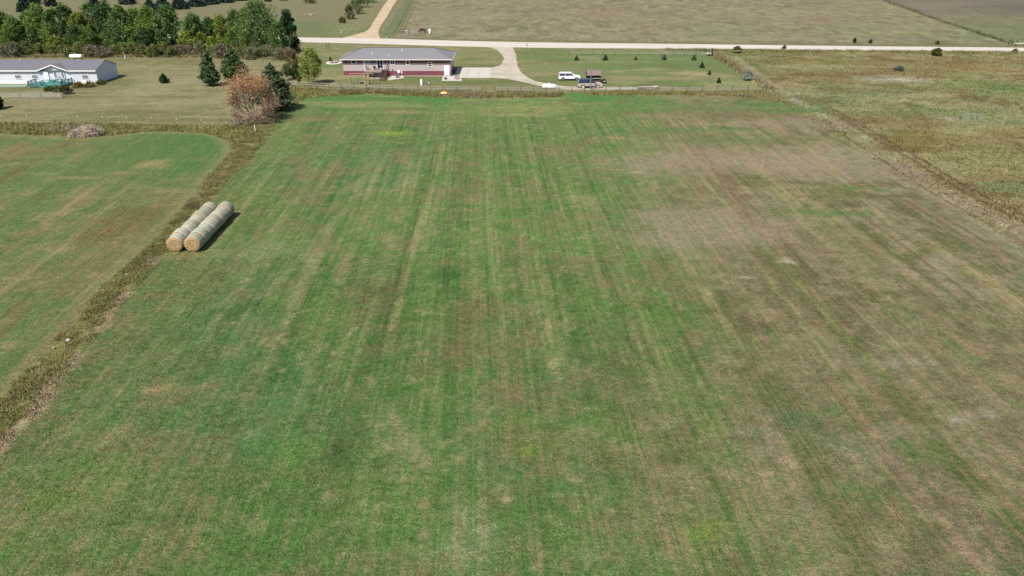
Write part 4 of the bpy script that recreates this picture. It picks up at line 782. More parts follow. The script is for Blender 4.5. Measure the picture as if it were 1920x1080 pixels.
# ------------------------------------------------------------------ the red house
def red_house():
    Y0 = G(645, 143)[1]; X0 = G(645, 143)[0]; X1 = G(845, 143)[0]; D = 11.2; EH = 4.15; OV = .65
    t = empty('ranch_house', ((X0+X1)/2, Y0, 0), 0, 'long ranch house with maroon and pale siding under a grey hipped metal roof', 'house')
    cx = (X0+X1)/2; a, b = X0-cx, X1-cx
    def w_(px, py): x, z = WP(px, py, Y0); return x-cx, z
    z1 = .22; z2 = w_(740, 133)[1]; z3 = w_(740, 118.6)[1]
    for nm, za, zb, mt in (('footing', 0, z1, M_foot), ('lower_siding', z1, z2, M_rsid), ('wall', z2, z3, M_lsid), ('upper_siding', z3, EH+.1, M_rsid)):
        e = .06 if nm == 'footing' else 0
        MB().box(a-e, b+e, -e, D+e, za, zb).build(nm, mt, t)
    MB().box(b-.02, b+.03, -.03, .1, z1, EH).build('corner_trim', M_trimr, t)
    # hipped roof
    rz = 6.05; r0 = WP(680, 91, Y0+D/2)[0]-cx; r1 = WP(813, 92, Y0+D/2)[0]-cx; ex0, ex1, ey0, ey1 = a-OV, b+OV, -OV, D+OV
    ft = MB(); ft.add([(ex0, ey0, EH), (ex1, ey0, EH), (r1, D/2, rz), (r0, D/2, rz), (ex0, ey1, EH), (ex1, ey1, EH)], [(0, 1, 2, 3), (5, 4, 3, 2), (0, 1, 5, 4)])
    rf = ft.build('roof', M_roofm, t)
    e_ = MB(); e_.add([(ex0, ey0, EH), (r0, D/2, rz), (ex0, ey1, EH)], [(0, 1, 2)]); e_.build('hip_end', M_roofs, rf); e_ = MB(); e_.add([(ex1, ey0, EH), (r1, D/2, rz), (ex1, ey1, EH)], [(0, 1, 2)]); e_.build('hip_end', M_roofs, rf)
    fa = MB(); fa.box(ex0-.03, ex1+.03, ey0-.06, ey0-.005, EH-.2, EH+.02); fa.box(ex0-.06, ex0-.003, ey0, ey1, EH-.2, EH+.02); fa.box(ex1+.003, ex1+.06, ey0, ey1, EH-.2, EH+.02); fa.box(ex0, ex1, ey1+.005, ey1+.06, EH-.2, EH+.02)
    fa.build('fascia', M_offw, t)
    hp = MB()
    for c_, e in (((ex0, ey0), r0), ((ex1, ey0), r1), ((ex0, ey1), r0), ((ex1, ey1), r1)): hp.bar((c_[0], c_[1], EH+.04), (e, D/2, rz+.04), .16, .05)
    hp.bar((r0, D/2, rz+.04), (r1, D/2, rz+.04), .2, .06); hp.build('ridge_cap', M_trimr, rf)
    for px, py, yy in ((697.5, 103.5, 1.8), (729.5, 107, 1.0), (754.5, 97, 3.6)):
        x = WP(px, py, Y0+yy)[0]-cx; zr = EH+(yy+OV)/(D/2+OV)*(rz-EH); q = MB(); q.tube([(x, yy, zr-.1), (x, yy, zr+.55)], .07, 8); q.build('vent_pipe', M_white, rf)
    for (p0, p1, q0, q1, s) in ((659.5, 667.5, 113.5, 119, 'none'), (684.5, 692, 113.5, 119, 'slide'), (732.5, 739.5, 113, 121, 'slide'), (762, 767, 113.5, 121, 'none'), (802.5, 809.5, 118, 124.3, 'double')):
        xa, zt = w_(p0, q0); xb, zb = w_(p1, q1); window(t, xa, xb, zb, min(zt, EH-.35), 0, s)
    # patio door on the deck
    xa, _ = w_(707.3, 120); xb, _ = w_(717.6, 120); window(t, xa, xb, 1.85, 3.85, 0, 'slide', False, .12, 'patio_door')
    xa, _ = w_(696, 140); xb, _ = w_(715, 140); window(t, xa, xb, .25, 1.5, 0, 'triple', 'mid', .08, 'lower_window')
    xa, _ = w_(833.9, 135); xb, _ = w_(841.6, 135); d = MB(); d.box(xa, xb, -.06, .02, .1, 2.45).build('door', M_white, t)
    df = MB(); df.box(xa-.12, xa-.005, -.09, .02, .1, 2.58); df.box(xb+.005, xb+.12, -.09, .02, .1, 2.58); df.box(xa, xb, -.09, .02, 2.455, 2.58); df.build('door_frame', M_white, t)
    # gutter downspout left of the deck and at the right corner
    xd, _ = w_(684.5, 130); ds = MB(); ds.bar((xd-.45, -OV+.02, EH-.2), (xd-.1, -.1, EH-.65), .11); ds.bar((xd-.1, -.1, EH-.6), (xd, -.1, .3), .12); ds.bar((xd, -.1, .32), (xd, -.6, .12), .12); ds.build('downspout', M_white, t)
    ds = MB(); ds.bar((b+.1, -.08, EH-.2), (b+.1, -.08, .2), .11); ds.build('downspout', M_steel, t)
    # satellite dish, meter and pipe on the wall
    xm, zm = w_(748, 133.5); sd = MB(); sd.lathe([(.02, 0), (.2, -.04), (.36, -.13)], (xm, -.35, zm), 14, 'y'); sd.bar((xm, -.33, zm), (xm, 0, zm-.1), .05); sd.build('satellite_dish', M_white, t)
    xm, zm = w_(753, 134); q = MB(); q.bar((xm, -.06, zm+.4), (xm, -.06, .25), .06); q.box(xm-.16, xm+.16, -.16, -.005, zm-.5, zm+.05); q.build('meter_box', M_offw, t)
    xm, zm = w_(736, 130.8); MB().box(xm-.1, xm+.1, -.18, .01, zm-.15, zm+.15).build('wall_lamp', M_dark, t)
    # raised deck
    xa, _ = w_(688, 134); xb, _ = w_(719, 134); dz = 1.72; dy = -3.0
    dk = MB(); n = 14
    for i in range(n): y_ = dy-.0+(-.05-dy)*i/n; dk.box(xa, xb, y_, y_+(-.05-dy)/n-.02, dz-.05, dz)
    dk.box(xa, xb, dy-.05, dy-.005, dz-.3, dz+.005); dk.box(xa-.045, xa-.003, dy, -.05, dz-.3, dz+.005)
    deck = dk.build('deck', M_wood, t)
    for x in (xa+.1, (xa+xb)/2, xb-.1): MB().box(x-.07, x+.07, dy+.0, dy+.14, 0, dz-.31).build('post', M_dkw, deck)
    xs0, xs1 = xb+.02, xb+1.2; st_ = MB(); nst = 8; yb = G(720, 151.5)[1]-Y0
    for i in range(nst): zt = dz*(nst-i)/(nst+1)-.03; y_ = dy+.9+(yb-dy-.9)*(i+1)/nst; st_.box(xs0, xs1, y_-.02, y_+.3, zt-.05, zt)
    st_.bar((xs0, dy+1.2, dz-.1), (xs0, yb, .05), .05, .28); st_.bar((xs1, dy+1.2, dz-.1), (xs1, yb, .05), .05, .28); st_.box(xs0, xs1, dy+1.2, -.05, dz-.05, dz); s_o = st_.build('stairs', M_brown, t)
    rl = MB()
    for x in (xs0, xs1): rl.bar((x, dy+1.2, 0 if x == xs1 else dz), (x, dy+1.2, dz+1.05), .11); rl.bar((x, yb+.2, 0), (x, yb+.2, 1.1), .1); rl.bar((x, dy+1.2, dz+.95), (x, yb+.2, 1.0), .06)
    rl.bar((xs1, dy+1.2, dz+1), (xs1, -.05, dz+1), .06); rl.bar((xs1, -.1, dz), (xs1, -.1, dz+1.05), .1); rl.build('handrail', M_brown, s_o)
    # slabs under and beside the deck
    for nm, pts in (('patio', [(690, 147.2), (690, 143.2), (720, 143.2), (720, 147)]), ('patio', [(727, 151), (728, 143.2), (757, 143.2), (757, 146.8), (750, 148)]), ('patio', [(828.5, 151.8), (830.5, 143.3), (845, 143.3), (846, 140), (864, 140), (866, 151.8)])):
        P = GA(pts); m_ = MB(); n = len(P); m_.add([(x, y, -.05) for x, y in P]+[(x, y, .07) for x, y in P], [tuple(range(n)), tuple(range(n, 2*n))]+[(i, (i+1) % n, (i+1) % n+n, i+n) for i in range(n)]); tag(m_.build(nm, M_conc), kind='structure')
    # chairs on the deck
    def chair(px, rz, lb):
        x = WP(px, 132, Y0-1.6)[0]; c_ = empty('deck_chair', (x, Y0-1.6, dz+.001), rz, lb, 'chair', 'chairs on the raised deck')
        MB().box(-.28, .28, -.28, .28, .38, .46).build('seat', M_dark, c_); MB().add([(-.28, .24, .46), (.28, .24, .46), (.28, .42, 1.1), (-.28, .42, 1.1), (-.28, .3, .46), (.28, .3, .46), (.28, .48, 1.1), (-.28, .48, 1.1)], [(0, 1, 2, 3), (7, 6, 5, 4), (0, 4, 5, 1), (3, 2, 6, 7), (0, 3, 7, 4), (1, 5, 6, 2)]).build('backrest', M_dark, c_)
        for sx in (-.25, .25):
            for sy in (-.25, .25): MB().box(sx-.03, sx+.03, sy-.03, sy+.03, 0, .38).build('leg', M_dark, c_)
        for sx in (-.3, .3): MB().box(sx-.03, sx+.03, -.28, .26, .62, .66).build('armrest', M_dark, c_)
    chair(690.5, math.pi/2, 'dark chair at the left end of the raised deck, facing right'); chair(703.5, math.pi*.95, 'dark chair in the middle of the raised deck'); chair(710.5, -2.0, 'dark chair in front of the patio door on the raised deck')
    tb = empty('deck_table', (WP(714.5, 132, Y0-1.9)[0], Y0-1.9, dz+.001), 0, 'small pale side table at the right end of the raised deck', 'table')
    MB().lathe([(.34, .5), (.36, .52), (.36, .55), (.34, .57)], (0, 0, 0), 14).build('table_top', M_offw, tb); MB().tube([(0, 0, 0), (0, 0, .5)], [.18, .05], 8).build('pedestal', M_offw, tb)
    return t
red_house()
def boxy(name, px, py, label, cat, build, rz=0):
    x, y = G(px, py); t = empty(name, (x, y, 0), rz, label, cat); build(t); return t
def _ac(t):
    MB().box(-.4, .4, -.35, .35, .08, .85).build('cabinet', M_steel, t, bevel=.02); MB().lathe([(.3, .852), (.3, .88), (.05, .885)], (0, 0, 0), 16).build('fan_grille', M_dark, t)
    q = MB(); [q.box(-.34, .34, -.362, -.352, .16+.09*i, .2+.09*i) for i in range(7)]; q.build('louvres', M_dark, t)
boxy('air_conditioner', 745.5, 146.3, 'grey outdoor air conditioner unit on the slab right of the deck stairs', 'air conditioner', _ac)
def _tank(t): MB().lathe([(.24, 0), (.25, .05), (.25, 1.25), (.2, 1.38), (.05, 1.42)], (0, 0, 0), 14).build('body', M_white, t, smooth=True); MB().lathe([(.07, 1.4), (.07, 1.5)], (0, 0, 0), 8).build('cap', M_steel, t)
boxy('well_casing', 790.5, 160, 'upright white cylinder on the grass in front of the red house', 'cylinder', _tank)
def _ub(t): MB().box(-.42, .42, -.3, .3, 0, .62).build('cabinet', MAT('utility_grey', A(112, 128, 136), .6, .08), t, bevel=.03); MB().box(-.45, .45, -.33, .33, .622, .68).build('lid', M_steel, t); MB().box(.15, .36, -.32, -.302, .25, .55).build('door_plate', M_white, t)
boxy('utility_box', 802, 159, 'low grey utility box right of the upright white cylinder', 'utility box', _ub)
def _planter(t): MB().lathe([(.26, 0), (.36, .4), (.38, .42), (.34, .42), (.3, .36)], (0, 0, 0.072), 14).build('pot', M_dark, t, smooth=True); MB().blob((0, 0, .48), (.2, .2, .12), 3, .3).build('soil', M_brown, t)
boxy('planter', 835.7, 149.5, 'round black pot on the slab in front of the white door', 'planter', _planter)
def _grill(t):
    MB().box(-.45, .45, -.28, .28, .45, .95).build('firebox', M_dark, t, bevel=.04); MB().lathe([(.01, -.45), (.28, -.44), (.3, 0), (.28, .44), (.01, .45)], (0, 0, .97), 16, 'x').build('lid', M_dark, t, smooth=True)
    for sx in (-.38, .38):
        for sy in (-.22, .22): MB().box(sx-.03, sx+.03, sy-.03, sy+.03, .07, .45).build('leg', M_steel, t)
    MB().bar((-.3, -.32, 1.05), (.3, -.32, 1.05), .03).build('handle', M_steel, t)
x_, y_ = G(849.5, 139); tg = empty('barbecue_grill', (x_+.3, y_, 0), math.pi/2, 'black barbecue grill on the dark mat at the right end of the house', 'grill'); _grill(tg)
P = GA([(846.7, 139.8), (846.7, 127.5), (853.5, 127.5), (853, 139.8)]); mm = MB(); mm.box(P[0][0], P[2][0], P[0][1], P[1][1], .0, .055); tag(mm.build('ground_mat', MAT('dark_mat', (.05, .052, .056), .8)), 'dark grey mat on the ground at the right end of the red house', 'mat')
def _fchair(t):
    MB().box(-.6, .6, -.3, .3, .45, .5).build('seat', M_wood, t); q = MB()
    for i in range(9): q.box(-.58+i*.13, -.5+i*.13, .3, .34, .45, 1.1)
    q.box(-.6, .6, .29, .35, 1.08, 1.16); q.build('backrest', M_wood, t)
    for sx in (-.55, .55):
        for sy in (-.26, .3): MB().box(sx-.04, sx+.04, sy-.04, sy+.04, .072, .45).build('leg', M_wood, t)
        MB().box(sx-.05, sx+.05, -.3, .34, .68, .73).build('armrest', M_wood, t)
boxy('garden_bench', 857.5, 149, 'weathered wooden bench on the slab corner by the white door', 'bench', _fchair, math.radians(35))
# swing set
def swing():
    x0, y0 = G(657, 160); x1, y1 = G(687, 160.5); t = empty('swing_set', ((x0+x1)/2, y0, 0), 0, 'tan wooden swing frame with ladder tower in front of the red house', 'swing set'); L_ = (x1-x0)/2; h = 2.65
    MB().bar((-L_-.1, 0, h), (L_+1.7, .2, h), .13).build('beam', M_tanw, t)
    for sy in (-.05, 1.6): MB().bar((-L_, sy, 0), (-L_, .1, h-.06), .11).build('leg', M_tanw, t)
    q = MB()
    for sx in (-.5, .5):
        for sy in (-.05, .9): q.bar((L_+sx, sy, 0), (L_+sx, sy, h-.07), .11)
    q.build('tower_frame', M_tanw, t); q = MB()
    for i in range(6): q.box(L_-.44, L_+.44, -.1, 0.02, .3+.3*i, .36+.3*i)
    q.build('ladder', M_tanw, t); MB().box(L_-.44, L_+.44, 0.03, .84, 1.3, 1.36).build('platform', M_tanw, t)
    sl_ = MB(); sl_.add([(L_-.25, .9, 1.36), (L_+.25, .9, 1.36), (L_+.25, 3.0, .15), (L_-.25, 3.0, .15), (L_-.25, .9, 1.32), (L_+.25, .9, 1.32), (L_+.25, 3.0, .1), (L_-.25, 3.0, .1)], [(0, 1, 2, 3), (4, 7, 6, 5), (0, 4, 5, 1), (1, 5, 6, 2), (2, 6, 7, 3), (3, 7, 4, 0)]); sl_.build('slide', M_offw, t)
swing()
def _disc(t): o = MB().lathe([(.02, 0), (.4, .03), (.56, .14), (.58, .16), (.5, .12), (.1, .05)], (0, 0, 0), 20).build('bowl', M_steel, t, smooth=True); q = MB(); q.lathe([(.3, -.22), (.25, 0)], (0, 0, 0.02), 12); q.build('base', M_dark, t)
x_, y_ = G(678, 156); td = empty('fire_bowl', (x_, y_, .25), 0, 'round grey metal bowl on the grass beside the swing frame', 'bowl'); _disc(td)
# rock bed
x_, y_ = G(626, 118); q = empty('rock_bed', (x_, y_, 0), .15, 'stone heap in a pale-edged bed left of the red house', 'rock bed')
e_ = MB()
for i in range(16): a = i/16*6.283; e_.blob((1.7*math.cos(a), 2.2*math.sin(a), .05), (.4, .4, .12), i, .2, 6, 4)
e_.build('border', M_offw, q)
for i in range(7): MB().blob((random.Random(i).uniform(-1.1, 1.1), random.Random(i+9).uniform(-1, 1), .2), (.45, .4, .35), i, .2, 8, 6).build('rock', M_stone, q)

# ------------------------------------------------------------------ the white mobile home
def mobile_home():
    XR, YF = G(185, 156.7); XL = -152.0; D = 9.8; EH = 3.05
    t = empty('mobile_home', (XR, YF, 0), 0, 'long white manufactured home with grey shingle roof and small front gable', 'house')
    a, b = XL-XR, 0.0; RZ = 4.75
    def w_(px, py, Y=YF): x, z = WP(px, py, Y); return x-XR, z
    MB().box(a, b, 0, D, 0, EH).build('wall', M_wsid, t)
    ge = MB(); ge.add([(b, 0, EH), (b, D, EH), (b, D/2, RZ-.1), (b-.15, 0, EH), (b-.15, D, EH), (b-.15, D/2, RZ-.1)], [(0, 1, 2), (5, 4, 3), (0, 2, 5, 3), (1, 4, 5, 2)]); ge.build('gable_wall', M_wsid, t)
    # main roof: two slabs
    r = MB()
    for s in (0, 1):
        ye = -.35 if s == 0 else D+.35; pts = [(a, ye, EH-.03), (b+.12, ye, EH-.03), (b+.12, D/2, RZ), (a, D/2, RZ)]; vs = pts+[(x, y, z-.12) for x, y, z in pts]
        r.add(vs, [(0, 1, 2, 3), (7, 6, 5, 4), (0, 4, 5, 1), (1, 5, 6, 2), (2, 6, 7, 3), (3, 7, 4, 0)])
    rf = r.build('roof', M_shing, t)
    # front gable dormer over the door
    gx0, _ = w_(70, 132); gx1, _ = w_(128, 132); gm, zt = w_(95, 120.5, YF-.5); gz = EH+1.28; yb = 4.2; yf = -.5
    g = MB()
    for s, x in ((0, gx0), (1, gx1)):
        pts = [(x, yf, EH-.02), (gm, yf, gz), (gm, yb, gz), (x, .25, EH+.06)]; vs = pts+[(q[0], q[1], q[2]-.1) for q in pts]; g.add(vs, [(0, 1, 2, 3), (7, 6, 5, 4), (0, 4, 5, 1), (1, 5, 6, 2), (2, 6, 7, 3), (3, 7, 4, 0)])
    g.build('gable_roof', M_shing, rf)
    gw = MB(); gw.add([(gx0+.3, -.12, EH-.3), (gx1-.3, -.12, EH-.3), (gm, -.12, gz-.18), (gx0+.3, .2, EH-.3), (gx1-.3, .2, EH-.3), (gm, .2, gz-.18)], [(0, 1, 2), (5, 4, 3), (0, 3, 4, 1), (1, 4, 5, 2), (2, 5, 3, 0)]); gw.build('front_gable', M_wsid, t)
    fa = MB(); fa.box(a, gx0, -.42, -.352, EH-.22, EH+.02); fa.box(gx1, b+.12, -.42, -.352, EH-.22, EH+.02)
    fa.bar((gx0, -.55, EH-.08), (gm, -.55, gz-.05), .08, .22); fa.bar((gm, -.55, gz-.05), (gx1, -.55, EH-.08), .08, .22); fa.build('fascia', M_white, t)
    fb = MB(); fb.bar((b+.15, -.35, EH-.1), (b+.15, D/2, RZ-.08), .05, .16); fb.bar((b+.15, D+.35, EH-.1), (b+.15, D/2, RZ-.08), .05, .16); fb.build('rake_board', MAT('grey_trim', (.2, .21, .23), .7), t)
    for (p0, p1, q0, q1, s, cu) in ((27.5, 37.5, 135.5, 146, 'double', 'top'), (59.5, 69, 135.5, 146, 'double', 'top'), (153.5, 163.5, 135.5, 146.5, 'double', 'top'), (-14, -4, 135.5, 146, 'double', 'top')):
        xm, zm = w_((p0+p1)/2+.5, (q0+q1)/2); hw = (p1-p0)/2/S(157)*1.12; hh = (q1-q0)/2/S(157)*1.15; window(t, xm-hw, xm+hw, zm-hh, zm+hh, 0, s, cu, .08)
    xm, zm = w_(111.5, 140); window(t, xm-1.15, xm+1.15, zm-.72, zm+.72, -.125, 'triple', 'mid', .1, 'picture_window')
    xm, zm = w_(87.5, 143); d = MB(); d.box(xm-.5, xm+.5, -.17, -.122, .95, 3.0).build('door', M_white, t); df = MB(); df.box(xm-.6, xm-.505, -.19, -.12, .95, 3.08); df.box(xm+.505, xm+.6, -.19, -.12, .95, 3.08); df.box(xm-.5, xm+.5, -.19, -.12, 3.005, 3.08); df.build('door_frame', M_offw, t); MB().box(xm+.35, xm+.42, -.22, -.175, 1.9, 2.0).build('door_handle', M_steel, t)
    MB().box(a, b+.01, -.06, -.003, 0, .55).build('skirting', M_white, t)
    for x in (-6.0, -20): q = MB(); q.tube([(x, D*.45, RZ-.3), (x, D*.45, RZ+.15)], .08, 8); q.build('vent_pipe', M_white, rf)
    # teal deck
    x0 = G(64, 161)[0]; x1 = G(131, 160)[0]-.2; yfr = YF-4.9; dk = empty('wooden_deck', ((x0+x1)/2, yfr, 0), 0, 'teal painted wooden deck with railings and steps at the front gable door', 'deck'); L_ = (x1-x0)/2; Dp = YF-yfr-.25; z = .46
    fl_ = MB(); n = 20
    for i in range(n): fl_.box(-L_, L_, Dp*i/n, Dp*(i+1)/n-.02, z-.06, z)
    fl_.box(-L_, L_, -.06, -.005, z-.28, z); fl_.box(L_+.003, L_+.05, 0, Dp, z-.32, z); fl_.box(-L_-.05, -L_-.003, 0, Dp, z-.32, z); fl_.build('floor', M_teal, dk)
    for x in (-L_+.1, -L_*.35, L_*.3, L_-.1): MB().box(x-.07, x+.07, .0, .14, 0, z-.065).build('post', M_offw, dk)
    def rail(p, q, sp_=.24):
        p = Vector(p); q = Vector(q); r_ = MB(); r_.bar(p+Vector((0, 0, .95)), q+Vector((0, 0, .95)), .1, .05); r_.bar(p+Vector((0, 0, .12)), q+Vector((0, 0, .12)), .05); n = int((q-p).length/sp_)
        for i in range(n+1): c_ = p+(q-p)*i/n; r_.bar(c_+Vector((0, 0, .0)), c_+Vector((0, 0, .95)), .06 if i % 6 and sp_ < 1 else .12)
        r_.build('railing', M_teal, dk)
    rail((-L_, 0, z), (-L_*.28, 0, z)); rail((-L_*.02, 0, z), (L_, 0, z), 1.8); rail((L_, 0, z), (L_, Dp, z)); rail((-L_, 0, z), (-L_, Dp*.75, z)); rail((-L_*.28, 0, z), (-L_*.28, 1.5, z))
    sp = MB()
    for i in range(3): sp.box(-L_*.36, -L_*.02, Dp-1.1+i*.35, Dp-.75+i*.35 if i < 2 else Dp+.1, z+.002, z+.17*(i+1))
    sp.box(-L_*.27, -L_*.03, -.7, -.1, .0, .2)
    sp.build('steps', M_teal, dk)
    for i, (xx, yy) in enumerate(((L_*.55, Dp*.5), (L_*.8, Dp*.4))):
        c_ = empty('patio_chair', (dk.location.x+xx, dk.location.y+yy, z+.001), 2.6+i*.8, 'teal-grey patio chair on the %s of the teal deck' % ('middle' if i == 0 else 'far right end'), 'chair', 'chairs on the teal deck')
        MB().box(-.27, .27, -.27, .27, .38, .44).build('seat', M_teal, c_); MB().box(-.27, .27, .27, .33, .44, 1.0).build('backrest', M_teal, c_); [MB().box(sx-.03, sx+.03, sy-.03, sy+.03, 0, .38).build('leg', M_teal, c_) for sx in (-.24, .24) for sy in (-.24, .24)]
    # low teal walkway along the front
    xw = G(58, 160)[0]; wk = MB(); wk.box(XL, xw, G(0, 163.2)[1], G(0, 160.5)[1], 0, .16); tag(wk.build('boardwalk', MAT('faded_teal', A(150, 182, 160), .8, .15)), 'low faded green boardwalk along the front of the white house', 'walkway')
mobile_home()
# garden wire fence in front of the white house
def wire_fence(name, pts, label, cat='fence', h=1.1, sp=3.2, wires=4, mat=M_dkw, wr=.012, pr=.05, z0=.02, wm=M_steel, lean=0):
    t = empty(name, (pts[0][0], pts[0][1], 0), 0, label, cat); o = Vector((pts[0][0], pts[0][1], 0)); wv = MB(); rnd = random.Random(len(pts)+int(o.x))
    for i in range(len(pts)-1):
        a = Vector((*pts[i], 0))-o; b = Vector((*pts[i+1], 0))-o; n = max(1, int((b-a).length/sp))
        for k in range(n+(i == len(pts)-2)):
            c_ = a+(b-a)*k/n; hh = h*rnd.uniform(.95, 1.1); MB().tube([c_, c_+Vector((rnd.uniform(-.04, .04), rnd.uniform(-.04, .04), hh))], [pr, pr*.85], 6).build('post', mat, t)
        for j in range(wires): z = z0+(h-.08-z0)*(j+1)/wires; wv.tube([a+Vector((0, 0, z)), b+Vector((0, 0, z))], wr, 4)
    wv.build('wire', wm, t); return t
wire_fence('garden_fence', [G(-40, 183), G(118, 184), G(137, 167)], 'low dark wire fence round the garden in front of the white house', h=1.1, wires=6, sp=4.2, wr=.015)
x_, y_ = G(118, 183.5); q = MB(); q.bar((x_, y_, 0), (x_-.75, y_, 1.85), .11); tag(q.build('leaning_post', MAT('yellow_wood', A(196, 160, 84), .8)), 'leaning yellow wooden post at the corner of the garden fence', 'post')
# white marker posts across the lawn
M_mark = MAT('white_cap', (.85, .85, .85), .5)
for i, (px, py) in enumerate([(4.7, 224), (52.5, 224.5), (100, 225), (146.7, 226), (194, 227), (239, 228), (286, 229), (332.5, 231), (378, 233), (424.7, 237)]):
    x, y = G(px, py); t = empty('marker_post', (x, y, 0), 0, 'thin fence post with white cap on the lawn edge, %s from the left' % ORD[i], 'post', 'white-capped posts along the lawn edge'); MB().tube([(0, 0, 0), (0, 0, .75)], .03, 6).build('stake', M_steel, t); MB().lathe([(.06, .72), (.075, .78), (.05, .86)], (0, 0, 0), 8).build('cap', M_mark, t)
# propane tanks
def propane(px, py, L_, lb, r=.5):
    x, y = G(px, py); t = empty('propane_tank', (x, y, 0), 0, lb, 'tank'); h = L_/2
    MB().lathe([(.02, -h), (r*.55, -h+.06), (r*.87, -h+.2), (r, -h+.42), (r, h-.42), (r*.87, h-.2), (r*.55, h-.06), (.02, h)], (0, 0, r+.2), 20, 'x').build('body', M_white, t, smooth=True)
    MB().lathe([(.2, 0), (.2, .16), (.12, .24)], (0, 0, 2*r+.19), 12).build('valve_dome', M_white, t)
    for sx in (-h*.55, h*.55): MB().box(sx-.1, sx+.1, -.3, .3, 0, .3).build('foot', M_foot, t)
propane(143.5, 110.8, 3.6, 'white propane tank behind the white house roof', .55)
propane(1029.5, 168.6, 3.1, 'white propane tank on the grass behind the front rail fence', .56)
x_, y_ = G(234.5, 111); q = empty('sign_post', (x_, y_, 0), 0, 'thin post with pale tag at the lawn edge below the hedge', 'post'); MB().tube([(0, 0, 0), (0, 0, 2.0)], .05, 6).build('post', M_offw, q); MB().box(-.13, .13, -.07, -.05, .2, .7).build('tag', M_offw, q)

# ------------------------------------------------------------------ rail fences
def rail_fence(pts, label, sp=3.2, h=1.05, rails=2, mat=M_wood):
    t = empty('rail_fence', (pts[0][0], pts[0][1], 0), 0, label, 'fence'); o = Vector((pts[0][0], pts[0][1], 0)); rnd = random.Random(3)
    for i in range(len(pts)-1):
        a = Vector((*pts[i], 0))-o; b = Vector((*pts[i+1], 0))-o; n = max(1, round((b-a).length/sp)); d = (b-a)/n
        for k in range(n+(i == len(pts)-2)):
            c_ = a+d*k; MB().bar(c_, c_+Vector((rnd.uniform(-.03, .03), 0, h*rnd.uniform(1, 1.15))), .15).build('post', M_dkw, t)
        for k in range(n):
            if rnd.random() < .04: continue
            for z in ([.48, .88] if rails == 2 else [.4, .7, 1.0]):
                MB().bar(a+d*k+Vector((0, -.1, z+rnd.uniform(-.03, .03))), a+d*(k+1)+Vector((0, -.1, z+rnd.uniform(-.03, .03))), .05, .15).build('rail', mat, t)
    return t
rail_fence([G(548, 161), G(640, 165), G(760, 168.5), G(880, 170.5), G(1000, 172), G(1096, 172)], 'long grey rail fence between the red house yard and the hay field')
rail_fence([G(1110, 171.5), G(1162, 170.5), G(1260, 171.3), G(1430, 170)], 'grey rail fence in front of the right part of the yard')
rail_fence([G(1068, 102.5), G(1327, 104.5)], 'grey rail fence beside the road at the back of the yard', 3.3)
wire_fence('wire_fence', [G(1336, 105), G(1372, 127), G(1408, 150), G(1438, 168)], 'wire fence with thin posts down the right side of the yard', h=1.3, wires=4, sp=4.5)
wire_fence('wire_fence', [G(768, 64.5), G(900, 68), G(1150, 72.5), G(1420, 77), G(1895, 84)], 'long thin wire fence on the far side of the road', h=1.3, wires=3, sp=7, wr=.01, pr=.05, mat=M_wood)
wire_fence('wire_fence', [G(1655, -2), G(1760, 38), G(1895, 82)], 'dark wire fence running diagonally across the far pasture', h=1.2, wires=2, sp=8, wr=.008, pr=.06)
wire_fence('wire_fence', [G(758, 60), G(764, 40), G(772, 20)], 'thin wire fence beside the rutted track near the horses', h=1.2, wires=1, sp=9, wr=.004, pr=.04, mat=M_wood)
x_, y_ = G(755, 63); q = empty('gate', (x_, y_, 0), 0, 'wooden corner brace and rail by the horses', 'gate')
for xx in (0, .6, 2.2): MB().bar((xx, .3 if xx == .6 else 0, 0), (xx, .3 if xx == .6 else 0, 1.6), .18).build('post', M_brown, q)
MB().bar((0, 0, 1.0), (2.2, 0, 1.0), .1).build('rail', M_offw, q)
for i, (px, py, hh, lb) in enumerate([(641, 63.5, 1.2, 'short white post at the lane corner beyond the road'), (613, 92, 1.8, 'dark post with brace near the road left of the red house'), (617.5, 90, 1.7, 'second dark brace post near the road left of the red house')]):
    x, y = G(px, py); q = MB(); q.tube([(x, y, 0), (x, y, hh)], .09, 6); tag(q.build('fence_post', M_offw if i == 0 else M_dkw), lb, 'post')
# mailboxes
for i, (px, py, lb) in enumerate([(724.5, 71, 'black mailbox on a post at the lane corner beyond the road'), (988, 90.5, 'dark mailbox on a post by the road right of the driveway')]):
    x, y = G(px, py); q = empty('mailbox', (x, y, 0), 0, lb, 'mailbox', 'roadside mailboxes'); MB().box(-.05, .05, -.05, .05, 0, 1.05).build('post', M_brown if i else M_offw, q); MB().prism([(-.14, 1.05), (.14, 1.05), (.14, 1.25), (.08, 1.36), (-.08, 1.36), (-.14, 1.25)], -.28, .28).build('box', M_dark, q)
# utility pole
x_, y_ = G(1107, 169.5); q = empty('utility_pole', (x_, y_, 0), 0, 'slender grey pole standing at the front fence beside the old two-tone vehicle', 'pole')
MB().tube([(0, 0, 0), (0, 0, 3.5), (0, 0, 6.9)], [.13, .1, .06], 10).build('shaft', MAT('grey_pole', A(150, 146, 138), .8), q, smooth=True); MB().lathe([(.09, 0), (.1, .05), (.02, .12)], (0, 0, 6.9), 8).build('cap', M_steel, q); MB().box(-.13, .13, -.2, -.1, 1.3, 1.8).build('meter_box', M_steel, q)

